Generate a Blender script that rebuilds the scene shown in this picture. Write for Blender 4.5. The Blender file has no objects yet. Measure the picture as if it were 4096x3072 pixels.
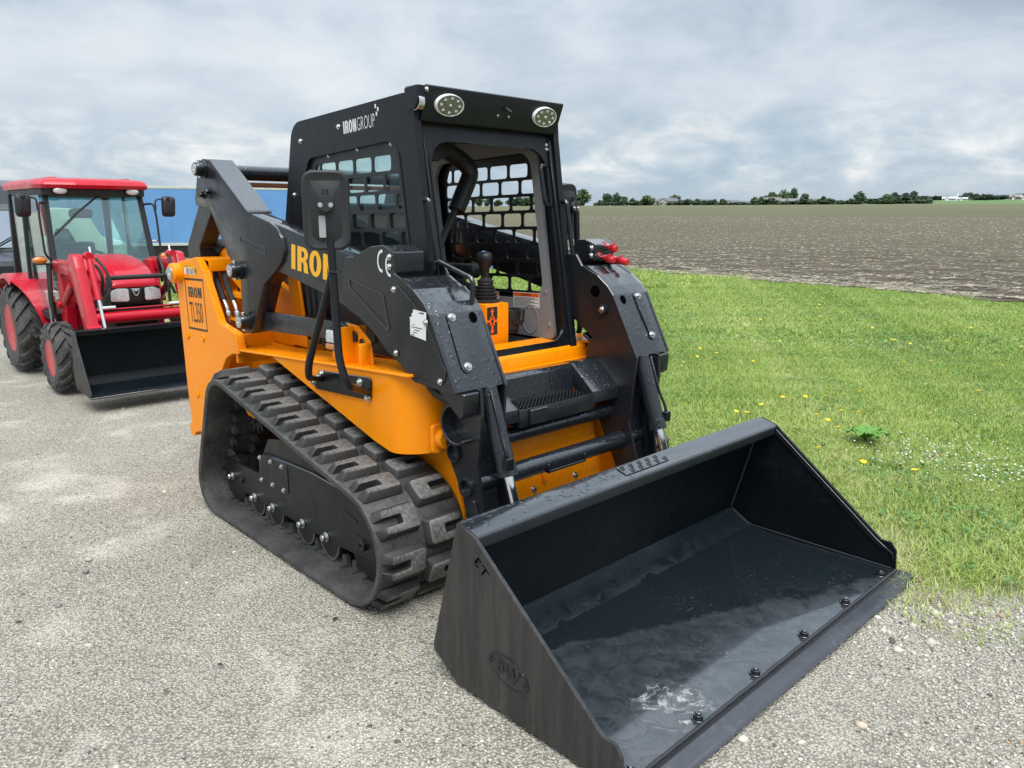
import bpy, bmesh, math, random
import numpy as np
from mathutils import Vector, Matrix
from mathutils.geometry import tessellate_polygon
random.seed(7); rng = np.random.default_rng(7)
scene = bpy.context.scene
COL = scene.collection
R = math.radians

# ------------------------------------------------------------------ camera
cam_d = bpy.data.cameras.new('camera'); cam = bpy.data.objects.new('camera', cam_d); COL.objects.link(cam)
right = Vector((0.690355, 0.723463, 0.003419)); down = Vector((0.159589, -0.147672, -0.976076)); fwd = Vector((-0.70565, 0.674385, -0.217403))
cam.matrix_world = Matrix(((right.x, -down.x, -fwd.x, 3.35), (right.y, -down.y, -fwd.y, -2.59), (right.z, -down.z, -fwd.z, 1.65), (0, 0, 0, 1)))
cam_d.sensor_width = 36; cam_d.lens = 27.05; cam_d.clip_start = 0.05; cam_d.clip_end = 6000
scene.camera = cam

# ------------------------------------------------------------------ world, sun, exposure
SUN_EL, SUN_AZ = R(62), R(-35)     # azimuth measured from +X counter-clockwise to the sun's direction
world = bpy.data.worlds.new('World'); scene.world = world; world.use_nodes = True
wn = world.node_tree; wn.nodes.clear()
def build_world():
    N, L = wn.nodes.new, wn.links.new
    out = N('ShaderNodeOutputWorld'); bg = N('ShaderNodeBackground'); bg.inputs[1].default_value = 0.1
    sky = N('ShaderNodeTexSky'); sky.sky_type = 'NISHITA'; sky.sun_disc = False
    sky.sun_elevation = SUN_EL; sky.sun_rotation = R(90) - SUN_AZ; sky.air_density = 1.0; sky.dust_density = 2.0; sky.altitude = 250
    tc = N('ShaderNodeTexCoord'); sep = N('ShaderNodeSeparateXYZ'); L(tc.outputs['Generated'], sep.inputs[0])
    def m(op, a, b=None, c=None):
        n = N('ShaderNodeMath'); n.operation = op
        for i, v in enumerate((a, b, c)):
            if v is None: continue
            if isinstance(v, (int, float)): n.inputs[i].default_value = v
            else: L(v, n.inputs[i])
        return n.outputs[0]
    zc = m('MAXIMUM', sep.outputs[2], 0.0)
    cmb = N('ShaderNodeVectorMath'); cmb.operation = 'MULTIPLY'; cmb.inputs[1].default_value = (1.9, 1.9, 4.2); L(tc.outputs['Generated'], cmb.inputs[0])
    def noise(scale, detail, rough, dist, off):
        mp = N('ShaderNodeMapping'); mp.inputs['Location'].default_value = off; L(cmb.outputs[0], mp.inputs[0])
        n = N('ShaderNodeTexNoise'); n.inputs['Scale'].default_value = scale; n.inputs['Detail'].default_value = detail
        n.inputs['Roughness'].default_value = rough; n.inputs['Distortion'].default_value = dist; L(mp.outputs[0], n.inputs['Vector']); return n.outputs['Fac']
    n1 = noise(1.05, 7, .50, .25, (1.7, .4, 0)); n2 = noise(3.6, 8, .56, .35, (5, 2, 1))
    t = m('ADD', m('MULTIPLY', n1, .62), m('MULTIPLY', n2, .38))
    def ramp(fac, stops):
        r = N('ShaderNodeValToRGB'); L(fac, r.inputs[0]); e = r.color_ramp.elements
        while len(e) < len(stops): e.new(.5)
        for el, (p, c) in zip(e, stops): el.position = p; el.color = (*c, 1)
        return r.outputs[0]
    # high deck: pale grey overcast with darker folds
    deck = ramp(t, [(.34, (.36, .44, .525)), (.43, (.46, .55, .64)), (.50, (.585, .67, .755)), (.58, (.72, .785, .85)), (.68, (.84, .88, .91))])
    # lower sky: broken cumulus seen side-on near the horizon, with pale blue between
    azi = m('ARCTAN2', sep.outputs[1], sep.outputs[0])
    c2 = N('ShaderNodeCombineXYZ'); L(m('MULTIPLY', azi, 9.0), c2.inputs[0]); L(m('MULTIPLY', zc, 20.0), c2.inputs[1])
    nn = N('ShaderNodeTexNoise'); nn.inputs['Scale'].default_value = 1.0; nn.inputs['Detail'].default_value = 8; nn.inputs['Roughness'].default_value = .58; nn.inputs['Distortion'].default_value = .25
    L(c2.outputs[0], nn.inputs['Vector'])
    low = ramp(nn.outputs['Fac'], [(.36, (.42, .54, .65)), (.47, (.54, .64, .73)), (.55, (.70, .77, .82)), (.64, (.93, .94, .94))])
    def mix(f, a, b):
        n = N('ShaderNodeMix'); n.data_type = 'RGBA'
        if isinstance(f, (int, float)): n.inputs[0].default_value = f
        else: L(f, n.inputs[0])
        for i, v in ((6, a), (7, b)):
            if isinstance(v, tuple): n.inputs[i].default_value = (*v, 1)
            else: L(v, n.inputs[i])
        return n.outputs[2]
    def sstep(x, a, b):
        n = N('ShaderNodeMapRange'); n.interpolation_type = 'SMOOTHSTEP'; L(x, n.inputs[0]); n.inputs[1].default_value = a; n.inputs[2].default_value = b; return n.outputs[0]
    c = mix(sstep(zc, .05, .17), low, deck)
    # far cloud base: even blue-grey band just above the land
    c = mix(sstep(zc, .055, .008), c, (.46, .57, .66))
    # overcast brightens towards the zenith
    zen = m('MULTIPLY_ADD', sstep(zc, .15, 1.0), 1.45, 1.0)
    vm = N('ShaderNodeVectorMath'); vm.operation = 'SCALE'; L(c, vm.inputs[0]); L(m('MULTIPLY', zen, 4.0), vm.inputs['Scale'])
    fin = mix(.03, vm.outputs[0], sky.outputs[0])
    L(fin, bg.inputs[0]); L(bg.outputs[0], out.inputs[0])
build_world()
sun_d = bpy.data.lights.new('sun', 'SUN'); sun_d.energy = 1.4; sun_d.angle = R(45); sun_d.color = (1, .97, .93)
sun = bpy.data.objects.new('sun', sun_d); COL.objects.link(sun)
sd = Vector((math.cos(SUN_EL) * math.cos(SUN_AZ), math.cos(SUN_EL) * math.sin(SUN_AZ), math.sin(SUN_EL)))
sun.rotation_euler = sd.to_track_quat('Z', 'Y').to_euler(); sun.location = (0, 0, 30)
vs = scene.view_settings; vs.view_transform = 'Standard'; vs.look = 'None'; vs.exposure = 1.3; vs.gamma = 1; vs.use_curve_mapping = False
scene.cycles.max_bounces = 6; scene.cycles.diffuse_bounces = 2; scene.cycles.glossy_bounces = 3; scene.cycles.transmission_bounces = 3; scene.cycles.transparent_max_bounces = 12

# ------------------------------------------------------------------ materials
def nodes(name):
    m = bpy.data.materials.new(name); m.use_nodes = True; nt = m.node_tree; return m, nt, nt.nodes['Principled BSDF']
def add(nt, t, **kw):
    n = nt.nodes.new(t)
    for k, v in kw.items():
        if k in n.inputs: n.inputs[k].default_value = v
        else: setattr(n, k, v)
    return n
def nramp(nt, fac, stops):
    r = nt.nodes.new('ShaderNodeValToRGB'); nt.links.new(fac, r.inputs[0]); e = r.color_ramp.elements
    while len(e) < len(stops): e.new(.5)
    for el, (p, c) in zip(e, stops): el.position = p; el.color = (*c, 1) if len(c) == 3 else c
    return r.outputs[0]
def gray(v): return (v, v, v)
def nmix(nt, f, a, b):
    n = nt.nodes.new('ShaderNodeMix'); n.data_type = 'RGBA'
    if isinstance(f, (int, float)): n.inputs[0].default_value = f
    else: nt.links.new(f, n.inputs[0])
    for i, v in ((6, a), (7, b)):
        if isinstance(v, tuple): n.inputs[i].default_value = (*v, 1)
        else: nt.links.new(v, n.inputs[i])
    return n.outputs[2]
def nmath(nt, op, a, b=0.0):
    n = nt.nodes.new('ShaderNodeMath'); n.operation = op
    for i, v in enumerate((a, b)):
        if isinstance(v, (int, float)): n.inputs[i].default_value = v
        else: nt.links.new(v, n.inputs[i])
    return n.outputs[0]
MATS = {}
def paint(name, col, rough=.35, metal=0., coat=0., var=.12, vscale=3., drops=0., peel=.0, spec=.5, dust=0., wet=False, streak=0.):
    m, nt, b = nodes(name); L = nt.links.new
    tc = add(nt, 'ShaderNodeTexCoord'); O = tc.outputs['Object']
    n = add(nt, 'ShaderNodeTexNoise', Scale=vscale, Detail=5., Roughness=.6); L(O, n.inputs['Vector'])
    c1 = tuple(x * (1 - var) for x in col); c2 = tuple(min(1, x * (1 + var)) for x in col)
    c = nramp(nt, n.outputs[0], [(.3, c1), (.7, c2)])
    if streak:              # rolled-plate streaks and run marks
        ms = add(nt, 'ShaderNodeMapping'); ms.inputs['Scale'].default_value = (1., 1., .07); L(O, ms.inputs[0])
        n7 = add(nt, 'ShaderNodeTexNoise', Scale=26., Detail=6., Roughness=.7); L(ms.outputs[0], n7.inputs['Vector'])
        c = nmix(nt, nramp(nt, n7.outputs[0], [(.42, gray(0)), (.68, gray(streak))]), c, (.062, .055, .050))
    if dust:
        nd = add(nt, 'ShaderNodeTexNoise', Scale=38., Detail=8., Roughness=.75); L(O, nd.inputs['Vector'])
        nd2 = add(nt, 'ShaderNodeTexNoise', Scale=2.2, Detail=3.); L(O, nd2.inputs['Vector'])
        f = nramp(nt, nmath(nt, 'MULTIPLY', nd.outputs[0], nmath(nt, 'ADD', nd2.outputs[0], .5)), [(.52, gray(0)), (.80, gray(dust))])
        c = nmix(nt, f, c, (.30, .29, .27))
    L(c, b.inputs['Base Color'])
    b.inputs['Metallic'].default_value = metal; b.inputs['Coat Weight'].default_value = coat; b.inputs['Coat Roughness'].default_value = .12
    b.inputs['Specular IOR Level'].default_value = spec
    n2 = add(nt, 'ShaderNodeTexNoise', Scale=9., Detail=6., Roughness=.65); L(O, n2.inputs['Vector'])
    rr = nramp(nt, n2.outputs[0], [(.3, gray(max(.02, rough - .10))), (.7, gray(min(1, rough + .12)))])
    h = None
    if peel:
        n3 = add(nt, 'ShaderNodeTexNoise', Scale=160., Detail=2.); L(O, n3.inputs['Vector'])
        h = nmath(nt, 'MULTIPLY', n3.outputs[0], peel)
    if drops:
        # beads of rain water on surfaces that face the sky
        v = add(nt, 'ShaderNodeTexVoronoi', Scale=62., Randomness=1.); L(O, v.inputs['Vector'])
        sz = add(nt, 'ShaderNodeSeparateColor'); L(v.outputs['Color'], sz.inputs[0])
        keep = nmath(nt, 'GREATER_THAN', sz.outputs[0], 1 - drops)
        rad = nmath(nt, 'MULTIPLY', nmath(nt, 'MULTIPLY_ADD', sz.outputs[1], .26), 1.0)
        rad = nmath(nt, 'ADD', rad, .09)
        d = nmath(nt, 'SUBTRACT', 1.0, nmath(nt, 'DIVIDE', v.outputs['Distance'], rad))
        bead = nmath(nt, 'MULTIPLY', nmath(nt, 'MAXIMUM', d, 0.), keep)
        bead = nmath(nt, 'POWER', bead, .5)
        geo = add(nt, 'ShaderNodeNewGeometry'); sp = add(nt, 'ShaderNodeSeparateXYZ'); L(geo.outputs['Normal'], sp.inputs[0])
        up = nramp(nt, sp.outputs[2], [(.0, gray(.0)), (.35, gray(1))])
        bead = nmath(nt, 'MULTIPLY', bead, up)
        inb = nmath(nt, 'GREATER_THAN', bead, .02)
        rr = nmix(nt, inb, rr, gray(.03))
        hb = nmath(nt, 'MULTIPLY', bead, 1.0)
        h = hb if h is None else nmath(nt, 'ADD', h, hb)
    if wet:                 # a film of rain on faces turned to the sky
        g2 = add(nt, 'ShaderNodeNewGeometry'); s2 = add(nt, 'ShaderNodeSeparateXYZ'); L(g2.outputs['True Normal'], s2.inputs[0])
        upw = nramp(nt, s2.outputs[2], [(.25, gray(0)), (.6, gray(1))])
        L(nmath(nt, 'MULTIPLY', upw, .9), b.inputs['Coat Weight']); b.inputs['Coat Roughness'].default_value = .05
        L(nmath(nt, 'ADD', nmath(nt, 'MULTIPLY', upw, .5), spec), b.inputs['Specular IOR Level'])
        rr = nmix(nt, nmath(nt, 'MULTIPLY', upw, .7), rr, gray(.10))
    L(rr, b.inputs['Roughness'])
    if h is not None:
        bp = add(nt, 'ShaderNodeBump', Strength=.9 if drops else .25, Distance=.004 if drops else .001); L(h, bp.inputs['Height']); L(bp.outputs[0], b.inputs['Normal'])
    MATS[name] = m; return m
ORANGE = paint('orange_paint', (.97, .288, .001), .32, coat=.04, spec=.22, var=.06, drops=.10, dust=.09)
BLACK = paint('black_paint', (.0075, .0092, .012), .36, var=.15, peel=.3, dust=.03, spec=.32, wet=True)
BLACKW = paint('wet_black_paint', (.014, .017, .022), .30, var=.15, drops=.22, dust=.02, spec=.45, wet=True)
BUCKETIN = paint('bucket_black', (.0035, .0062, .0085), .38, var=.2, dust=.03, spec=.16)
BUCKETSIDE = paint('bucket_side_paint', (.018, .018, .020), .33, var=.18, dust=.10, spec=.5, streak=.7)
HOLESHADE = paint('hole_shade', (.002, .002, .002), .9, spec=.0)  # flat black: recess shade put into colour, for solid hole discs and cut letters
ARM = paint('arm_paint', (.0115, .0125, .0155), .31, var=.15, dust=.04, spec=.48, wet=True)
SATIN = paint('black_plastic', (.011, .012, .0135), .48, var=.15, peel=.6)
DARK = paint('dark_metal', (.012, .012, .013), .5, var=.2)
GREY = paint('grey_trim', (.24, .245, .25), .5, var=.06, peel=.5)
BLACKTRIM = paint('grille_black', (.010, .011, .013), .38, var=.1)
CHROME = paint('chrome', (.78, .78, .80), .12, metal=1., var=.04)
ZINC = paint('zinc_bolt', (.62, .63, .62), .28, metal=1., var=.1)
RED = paint('tractor_red', (.50, .006, .022), .30, coat=.25, var=.05, spec=.4)
WHITE = paint('white_paint', (.78, .78, .77), .45, var=.04)
OFFW = paint('label_white', (.76, .76, .75), .5, var=.03)
PRINT = paint('print_black', (.02, .02, .02), .5, var=.05)
YELLOWPRINT = paint('print_yellow', (.85, .42, .005), .4, var=.03)
SILVERPRINT = paint('print_silver', (.66, .67, .68), .35, var=.08)
LABELORANGE = paint('label_orange', (.80, .12, .01), .45, var=.04)
LABELYELLOW = paint('label_yellow', (.80, .48, .02), .45, var=.04)
REDPLASTIC = paint('red_plastic', (.50, .012, .02), .4, var=.08)
HOSE = paint('hose_rubber', (.014, .014, .015), .55, var=.2)
WELD = paint('weld_bead', (.028, .030, .034), .35, var=.3, vscale=120, peel=2.)
BLUEBTN = paint('blue_button', (.08, .25, .5), .4)
def lamp_mat(name, col, rough=.08, spec=.6):
    m, nt, b = nodes(name); L = nt.links.new
    tc = add(nt, 'ShaderNodeTexCoord'); v = add(nt, 'ShaderNodeTexVoronoi', Scale=120.); L(tc.outputs['Object'], v.inputs['Vector'])
    c = nramp(nt, v.outputs['Distance'], [(0., tuple(x * 1.0 for x in col)), (.7, tuple(x * .55 for x in col))]); L(c, b.inputs['Base Color'])
    b.inputs['Roughness'].default_value = rough; b.inputs['Coat Weight'].default_value = 1; b.inputs['Coat Roughness'].default_value = .03
    bp = add(nt, 'ShaderNodeBump', Strength=.4, Distance=.002); L(v.outputs['Distance'], bp.inputs['Height']); L(bp.outputs[0], b.inputs['Normal'])
    return m
AMBER = lamp_mat('amber_lens', (.85, .24, .01)); CLEAR = lamp_mat('clear_lens', (.90, .91, .92)); LEDFACE = lamp_mat('led_face', (.17, .18, .115), .2)
def glass_mat(name, tint, refl=.12, alpha=.75):
    m = bpy.data.materials.new(name); m.use_nodes = True; nt = m.node_tree; nt.nodes.clear(); L = nt.links.new
    o = add(nt, 'ShaderNodeOutputMaterial'); t = add(nt, 'ShaderNodeBsdfTransparent'); g = add(nt, 'ShaderNodeBsdfGlossy', Roughness=.02)
    t.inputs[0].default_value = (*tint, 1); g.inputs[0].default_value = (.9, .95, 1, 1)
    lw = add(nt, 'ShaderNodeLayerWeight', Blend=.5); mx = add(nt, 'ShaderNodeMixShader')
    L(nmath(nt, 'ADD', nmath(nt, 'MULTIPLY', nmath(nt, 'POWER', lw.outputs['Facing'], 4.), .7), refl), mx.inputs[0]); L(t.outputs[0], mx.inputs[1]); L(g.outputs[0], mx.inputs[2]); L(mx.outputs[0], o.inputs[0]); return m
GLASS = glass_mat('tinted_glass', (.76, .88, .86), .02); TGLASS = glass_mat('tractor_glass', (.74, .86, .82), .13); CARGLASS = glass_mat('windscreen_glass', (.25, .3, .33), .35)
def rubber_mat(name, col, dustcol, zlo=None, amt=.6):
    m, nt, b = nodes(name); L = nt.links.new
    tc = add(nt, 'ShaderNodeTexCoord'); O = tc.outputs['Object']
    n = add(nt, 'ShaderNodeTexNoise', Scale=55., Detail=9., Roughness=.8); L(O, n.inputs['Vector'])
    n2 = add(nt, 'ShaderNodeTexNoise', Scale=6., Detail=4.); L(O, n2.inputs['Vector'])
    mp = add(nt, 'ShaderNodeMapping'); mp.inputs['Scale'].default_value = (1, 9, 1); L(O, mp.inputs[0])
    n3 = add(nt, 'ShaderNodeTexNoise', Scale=30., Detail=5., Roughness=.7); L(mp.outputs[0], n3.inputs['Vector'])
    f = nmath(nt, 'MULTIPLY', nmath(nt, 'ADD', nmath(nt, 'MULTIPLY', n.outputs[0], .6), nmath(nt, 'MULTIPLY', n3.outputs[0], .4)), nmath(nt, 'ADD', n2.outputs[0], .5))
    f = nramp(nt, f, [(.38, gray(0)), (.68, gray(amt))])
    if zlo is not None:      # scuffed, dusty tread faces: the lug's own worn top
        sp = add(nt, 'ShaderNodeSeparateXYZ'); L(O, sp.inputs[0])
        g = nramp(nt, nmath(nt, 'MULTIPLY', sp.outputs[2], 1 / .045), [(zlo, gray(.12)), (zlo + .1, gray(1))])
        f = nmath(nt, 'MULTIPLY', f, g)
    L(nmix(nt, f, col, dustcol), b.inputs['Base Color']); b.inputs['Roughness'].default_value = .62
    bp = add(nt, 'ShaderNodeBump', Strength=.4, Distance=.002); L(n.outputs[0], bp.inputs['Height']); L(bp.outputs[0], b.inputs['Normal'])
    return m
LUG = rubber_mat('lug_rubber', (.014, .014, .014), (.25, .24, .225), .72, .9)
BELT = rubber_mat('belt_rubber', (.017, .018, .019), (.16, .155, .14), None, .55)
TYRE = rubber_mat('tyre_rubber', (.022, .022, .023), (.20, .19, .175), None, .5)

# ------------------------------------------------------------------ geometry helpers: a "geo" is (verts, faces)
def fil(pts, r, n=5):
    out = []; k = len(pts)
    for i in range(k):
        p = Vector(pts[i][:2]); ri = r[i] if isinstance(r, (list, tuple)) else r
        a = Vector(pts[i - 1][:2]) - p; b = Vector(pts[(i + 1) % k][:2]) - p
        if ri <= 0 or a.length < 1e-9 or b.length < 1e-9: out.append((p.x, p.y)); continue
        an = a.angle(b, math.pi)
        if an > math.pi - .02: out.append((p.x, p.y)); continue
        d = min(ri / math.tan(an / 2), a.length * .49, b.length * .49); rr = d * math.tan(an / 2)
        a.normalize(); b.normalize(); c = p + (a + b).normalized() * (rr / math.sin(an / 2))
        s = p + a * d - c; e = p + b * d - c; ang = math.atan2(s.x * e.y - s.y * e.x, s.dot(e))
        for j in range(n + 1):
            t = ang * j / n; out.append((c.x + s.x * math.cos(t) - s.y * math.sin(t), c.y + s.x * math.sin(t) + s.y * math.cos(t)))
    return out
def rrect(x0, y0, x1, y1, r, n=4): return fil([(x0, y0), (x1, y0), (x1, y1), (x0, y1)], r, n)
def ell(cx, cy, rx, ry, n=24): return [(cx + rx * math.cos(2 * math.pi * i / n), cy + ry * math.sin(2 * math.pi * i / n)) for i in range(n)]
def gplate(loops, a, b, ax='y'):
    if not isinstance(loops[0][0], (tuple, list, Vector)): loops = [loops]
    pts = [p for l in loops for p in l]; n = len(pts)
    mp = {'y': lambda p, t: (p[0], t, p[1]), 'x': lambda p, t: (t, p[0], p[1]), 'z': lambda p, t: (p[0], p[1], t)}[ax]
    V = [mp(p, a) for p in pts] + [mp(p, b) for p in pts]; F = []
    if len(loops) == 1: F += [list(range(n)), list(range(2 * n - 1, n - 1, -1))]
    else:
        for t in tessellate_polygon([[Vector((p[0], p[1], 0)) for p in l] for l in loops]): F += [list(t), [i + n for i in reversed(t)]]
    o = 0
    for l in loops:
        k = len(l)
        for i in range(k): j = (i + 1) % k; F.append([o + i, o + j, o + j + n, o + i + n])
        o += k
    return V, F
def gbox(x0, x1, y0, y1, z0, z1): return gplate([(x0, z0), (x1, z0), (x1, z1), (x0, z1)], y0, y1)
def frame(d):
    d = Vector(d).normalized(); u = Vector((0, 0, 1)) if abs(d.z) < .95 else Vector((1, 0, 0)); a = d.cross(u).normalized(); return a, d.cross(a).normalized(), d
def gtube(path, r, n=10, cap=True):
    P = [Vector(p) for p in path]; V = []; F = []; k = len(P); rr = r if isinstance(r, (list, tuple)) else [r] * k
    a = None
    for i, p in enumerate(P):
        d = (P[min(i + 1, k - 1)] - P[max(i - 1, 0)]).normalized()
        if a is None: a, b, _ = frame(d)
        else: a = (a - d * a.dot(d)).normalized(); b = d.cross(a).normalized()
        for j in range(n):
            t = 2 * math.pi * j / n; V.append(tuple(p + (a * math.cos(t) + b * math.sin(t)) * rr[i]))
    for i in range(k - 1):
        for j in range(n): F.append([i * n + j, i * n + (j + 1) % n, (i + 1) * n + (j + 1) % n, (i + 1) * n + j])
    if cap: F += [list(range(n)), list(range((k - 1) * n, k * n))]
    return V, F
def smooth_path(pts, r, n=5):      # round the corners of a 3-D polyline
    P = [Vector(p) for p in pts]; out = [P[0]]
    for i in range(1, len(P) - 1):
        a = P[i - 1] - P[i]; b = P[i + 1] - P[i]; d = min(r, a.length * .49, b.length * .49); s = P[i] + a.normalized() * d; e = P[i] + b.normalized() * d
        for j in range(n + 1): t = j / n; out.append(s * (1 - t) ** 2 + P[i] * 2 * t * (1 - t) + e * t * t)
    out.append(P[-1]); return out
def gcyl(p0, p1, r, n=16, r2=None): return gtube([p0, p1], [r, r if r2 is None else r2], n)
def glathe(prof, p, d, n=20):      # prof: (distance along d, radius)
    a, b, d = frame(d); p = Vector(p); V = []; F = []
    for (h, r) in prof:
        for j in range(n): t = 2 * math.pi * j / n; V.append(tuple(p + d * h + (a * math.cos(t) + b * math.sin(t)) * max(r, 1e-5)))
    for i in range(len(prof) - 1):
        for j in range(n): F.append([i * n + j, i * n + (j + 1) % n, (i + 1) * n + (j + 1) % n, (i + 1) * n + j])
    if prof[0][1] > 1e-4: F.append(list(range(n)))
    if prof[-1][1] > 1e-4: F.append(list(range((len(prof) - 1) * n, len(prof) * n)))
    return V, F
def gloft(rings, cap=True):
    V = [tuple(p) for r in rings for p in r]; n = len(rings[0]); F = []
    for i in range(len(rings) - 1):
        for j in range(n): F.append([i * n + j, i * n + (j + 1) % n, (i + 1) * n + (j + 1) % n, (i + 1) * n + j])
    if cap: F += [list(range(n)), list(range((len(rings) - 1) * n, len(rings) * n))]
    return V, F
def gx(g, M): return [tuple(M @ Vector(v)) for v in g[0]], g[1]
def gj(*gs):
    V = []; F = []
    for g in gs:
        o = len(V); V += g[0]; F += [[i + o for i in f] for f in g[1]]
    return V, F
def gflipy(g): return [(x, -y, z) for x, y, z in g[0]], g[1]
def plane_M(o, xd, yd):
    x = Vector(xd).normalized(); y = Vector(yd); y = (y - x * x.dot(y)).normalized(); z = x.cross(y)
    return Matrix(((x.x, y.x, z.x, o[0]), (x.y, y.y, z.y, o[1]), (x.z, y.z, z.z, o[2]), (0, 0, 0, 1)))
def mesh(name, g, bev=0., seg=1, sm=35):
    bm = bmesh.new(); vs_ = [bm.verts.new(v) for v in g[0]]
    for f in g[1]:
        try: bm.faces.new([vs_[i] for i in f])
        except ValueError: pass
    bmesh.ops.recalc_face_normals(bm, faces=bm.faces)
    if bev:
        ed = [e for e in bm.edges if len(e.link_faces) == 2 and e.calc_face_angle(0) > R(25)]
        bmesh.ops.bevel(bm, geom=ed, offset=bev, segments=seg, affect='EDGES', clamp_overlap=True, profile=.5)
    me = bpy.data.meshes.new(name); bm.to_mesh(me); bm.free()
    if sm:
        me.polygons.foreach_set('use_smooth', [True] * len(me.polygons)); me.set_sharp_from_angle(angle=R(sm))
    return me
def put(name, me, mat, parent=None, M=None):
    o = bpy.data.objects.new(name, me); COL.objects.link(o)
    if mat and not me.materials: me.materials.append(mat)
    if parent: o.parent = parent
    if M is not None: o.matrix_local = M
    return o
def ob(name, g, mat, parent=None, bev=0., seg=1, sm=35): return put(name, mesh(name, g, bev, seg, sm), mat, parent)
def thing(name, label, cat, loc=(0, 0, 0), rz=0., group=None):
    o = bpy.data.objects.new(name, None); COL.objects.link(o); o.location = loc; o.rotation_euler = (0, 0, rz); o.empty_display_size = .2
    return tag(o, label, cat, group)
def tag(o, label, cat, group=None):
    o['label'] = label; o['category'] = cat
    if group: o['group'] = group
    return o
def npmesh(name, V, F, mat, smooth=False):
    me = bpy.data.meshes.new(name); V = np.asarray(V, np.float32); F = np.asarray(F, np.int32); k = F.shape[1]
    me.vertices.add(len(V)); me.vertices.foreach_set('co', V.ravel()); me.loops.add(F.size); me.loops.foreach_set('vertex_index', F.ravel())
    me.polygons.add(len(F)); me.polygons.foreach_set('loop_start', np.arange(0, F.size, k, dtype=np.int32)); me.polygons.foreach_set('loop_total', np.full(len(F), k, np.int32))
    if smooth: me.polygons.foreach_set('use_smooth', np.ones(len(F), bool))
    me.update(calc_edges=True); me.validate(); me.materials.append(mat); return me
# lettering
def gtext(s, bold=0.):
    cu = bpy.data.curves.new('t', 'FONT'); cu.body = s; cu.offset = bold; cu.resolution_u = 3; o = bpy.data.objects.new('t', cu)
    me = bpy.data.meshes.new_from_object(o); V = [(v.co.x, v.co.y, v.co.z) for v in me.vertices]; F = [list(p.vertices) for p in me.polygons]
    bpy.data.objects.remove(o); bpy.data.curves.remove(cu); bpy.data.meshes.remove(me); return V, F
def fit(g, w, h):
    xs = [v[0] for v in g[0]]; ys = [v[1] for v in g[0]]; x0, y0 = min(xs), min(ys); sx = w / (max(xs) - x0); sy = h / (max(ys) - y0)
    return [((x - x0) * sx, (y - y0) * sy, z) for x, y, z in g[0]], g[1]
def iron_word():                  # heavy condensed capitals I R O N in a 1 x 1 box
    def tri(loops, ox):
        loops = [[(x + ox, y) for x, y in l] for l in loops]; pts = [p for l in loops for p in l]
        return [(x, y, 0) for x, y in pts], [list(t) for t in tessellate_polygon([[Vector((p[0], p[1], 0)) for p in l] for l in loops])]
    I = [[(0, 0), (.11, 0), (.11, 1), (0, 1)]]
    def arc(cx, cy, rx, ry, a, b, n=8): return [(cx + rx * math.cos(R(a + (b - a) * i / n)), cy + ry * math.sin(R(a + (b - a) * i / n))) for i in range(n + 1)]
    Rr = [[(0, 0), (.11, 0), (.11, .4)] + arc(.12, .30, .045, .10, 90, 0, 4) + [(.165, .12), (.18, 0), (.295, 0), (.275, .12), (.27, .33)] + arc(.20, .36, .06, .13, -10, 70, 3) + arc(.16, .735, .12, .265, -55, 90, 8) + [(0, 1)],
          [(.11, .58), (.11, .84)] + arc(.145, .71, .035, .13, 90, -90, 8)]
    O = [arc(.15, .5, .15, .52, 0, 352, 22), arc(.15, .5, .045, .34, 0, 345, 16)]
    Nn = [[(0, 0), (.105, 0), (.105, .55), (.18, 0), (.285, 0), (.285, 1), (.18, 1), (.18, .47), (.105, 1), (0, 1)]]
    return gj(tri(I, 0), tri(Rr, .16), tri(O, .47), tri(Nn, .81))
def decal(name, g, o, xd, yd, mat, parent, lift=.0012): # flat print laid on a surface
    M = plane_M(o, xd, yd); z = M.to_3x3().col[2]
    return ob(name, gx(g, Matrix.Translation(z * lift) @ M), mat, parent, sm=0)
def text(name, s, o, xd, yd, w, h, mat, parent, bold=0., lift=.0014): return decal(name, fit(gtext(s, bold), w, h), o, xd, yd, mat, parent, lift)
def grect(x0, y0, x1, y1): return [(x0, y0, 0), (x1, y0, 0), (x1, y1, 0), (x0, y1, 0)], [[0, 1, 2, 3]]
# fasteners: shared meshes, local +Z points out of the surface
def bolt_me(rad, h=None):
    h = h or rad * .8
    hexa = gplate(ell(0, 0, rad, rad, 6), rad * .25, h + rad * .25, 'z'); w = gcyl((0, 0, -.002), (0, 0, rad * .28), rad * 1.45, 14)
    return mesh('bolt', gj(w, hexa), rad * .08)
B9, B12, B16, B6 = bolt_me(.0095), bolt_me(.0125), bolt_me(.017, .022), bolt_me(.0065)
for m_ in (B9, B12, B16, B6): m_.materials.append(ZINC)
def bolt(me, p, d, parent, mat=None, name='bolt'):
    a, b, d = frame(d); M = Matrix(((a.x, b.x, d.x, p[0]), (a.y, b.y, d.y, p[1]), (a.z, b.z, d.z, p[2]), (0, 0, 0, 1)))
    if mat:
        key = me.name + mat.name; me2 = bpy.data.meshes.get(key)
        if not me2: me2 = me.copy(); me2.name = key; me2.materials.clear(); me2.materials.append(mat)
        me = me2
    return put(name, me, None, parent, M)
def hash_bend(path, r): return smooth_path(path, r, 6)

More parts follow.
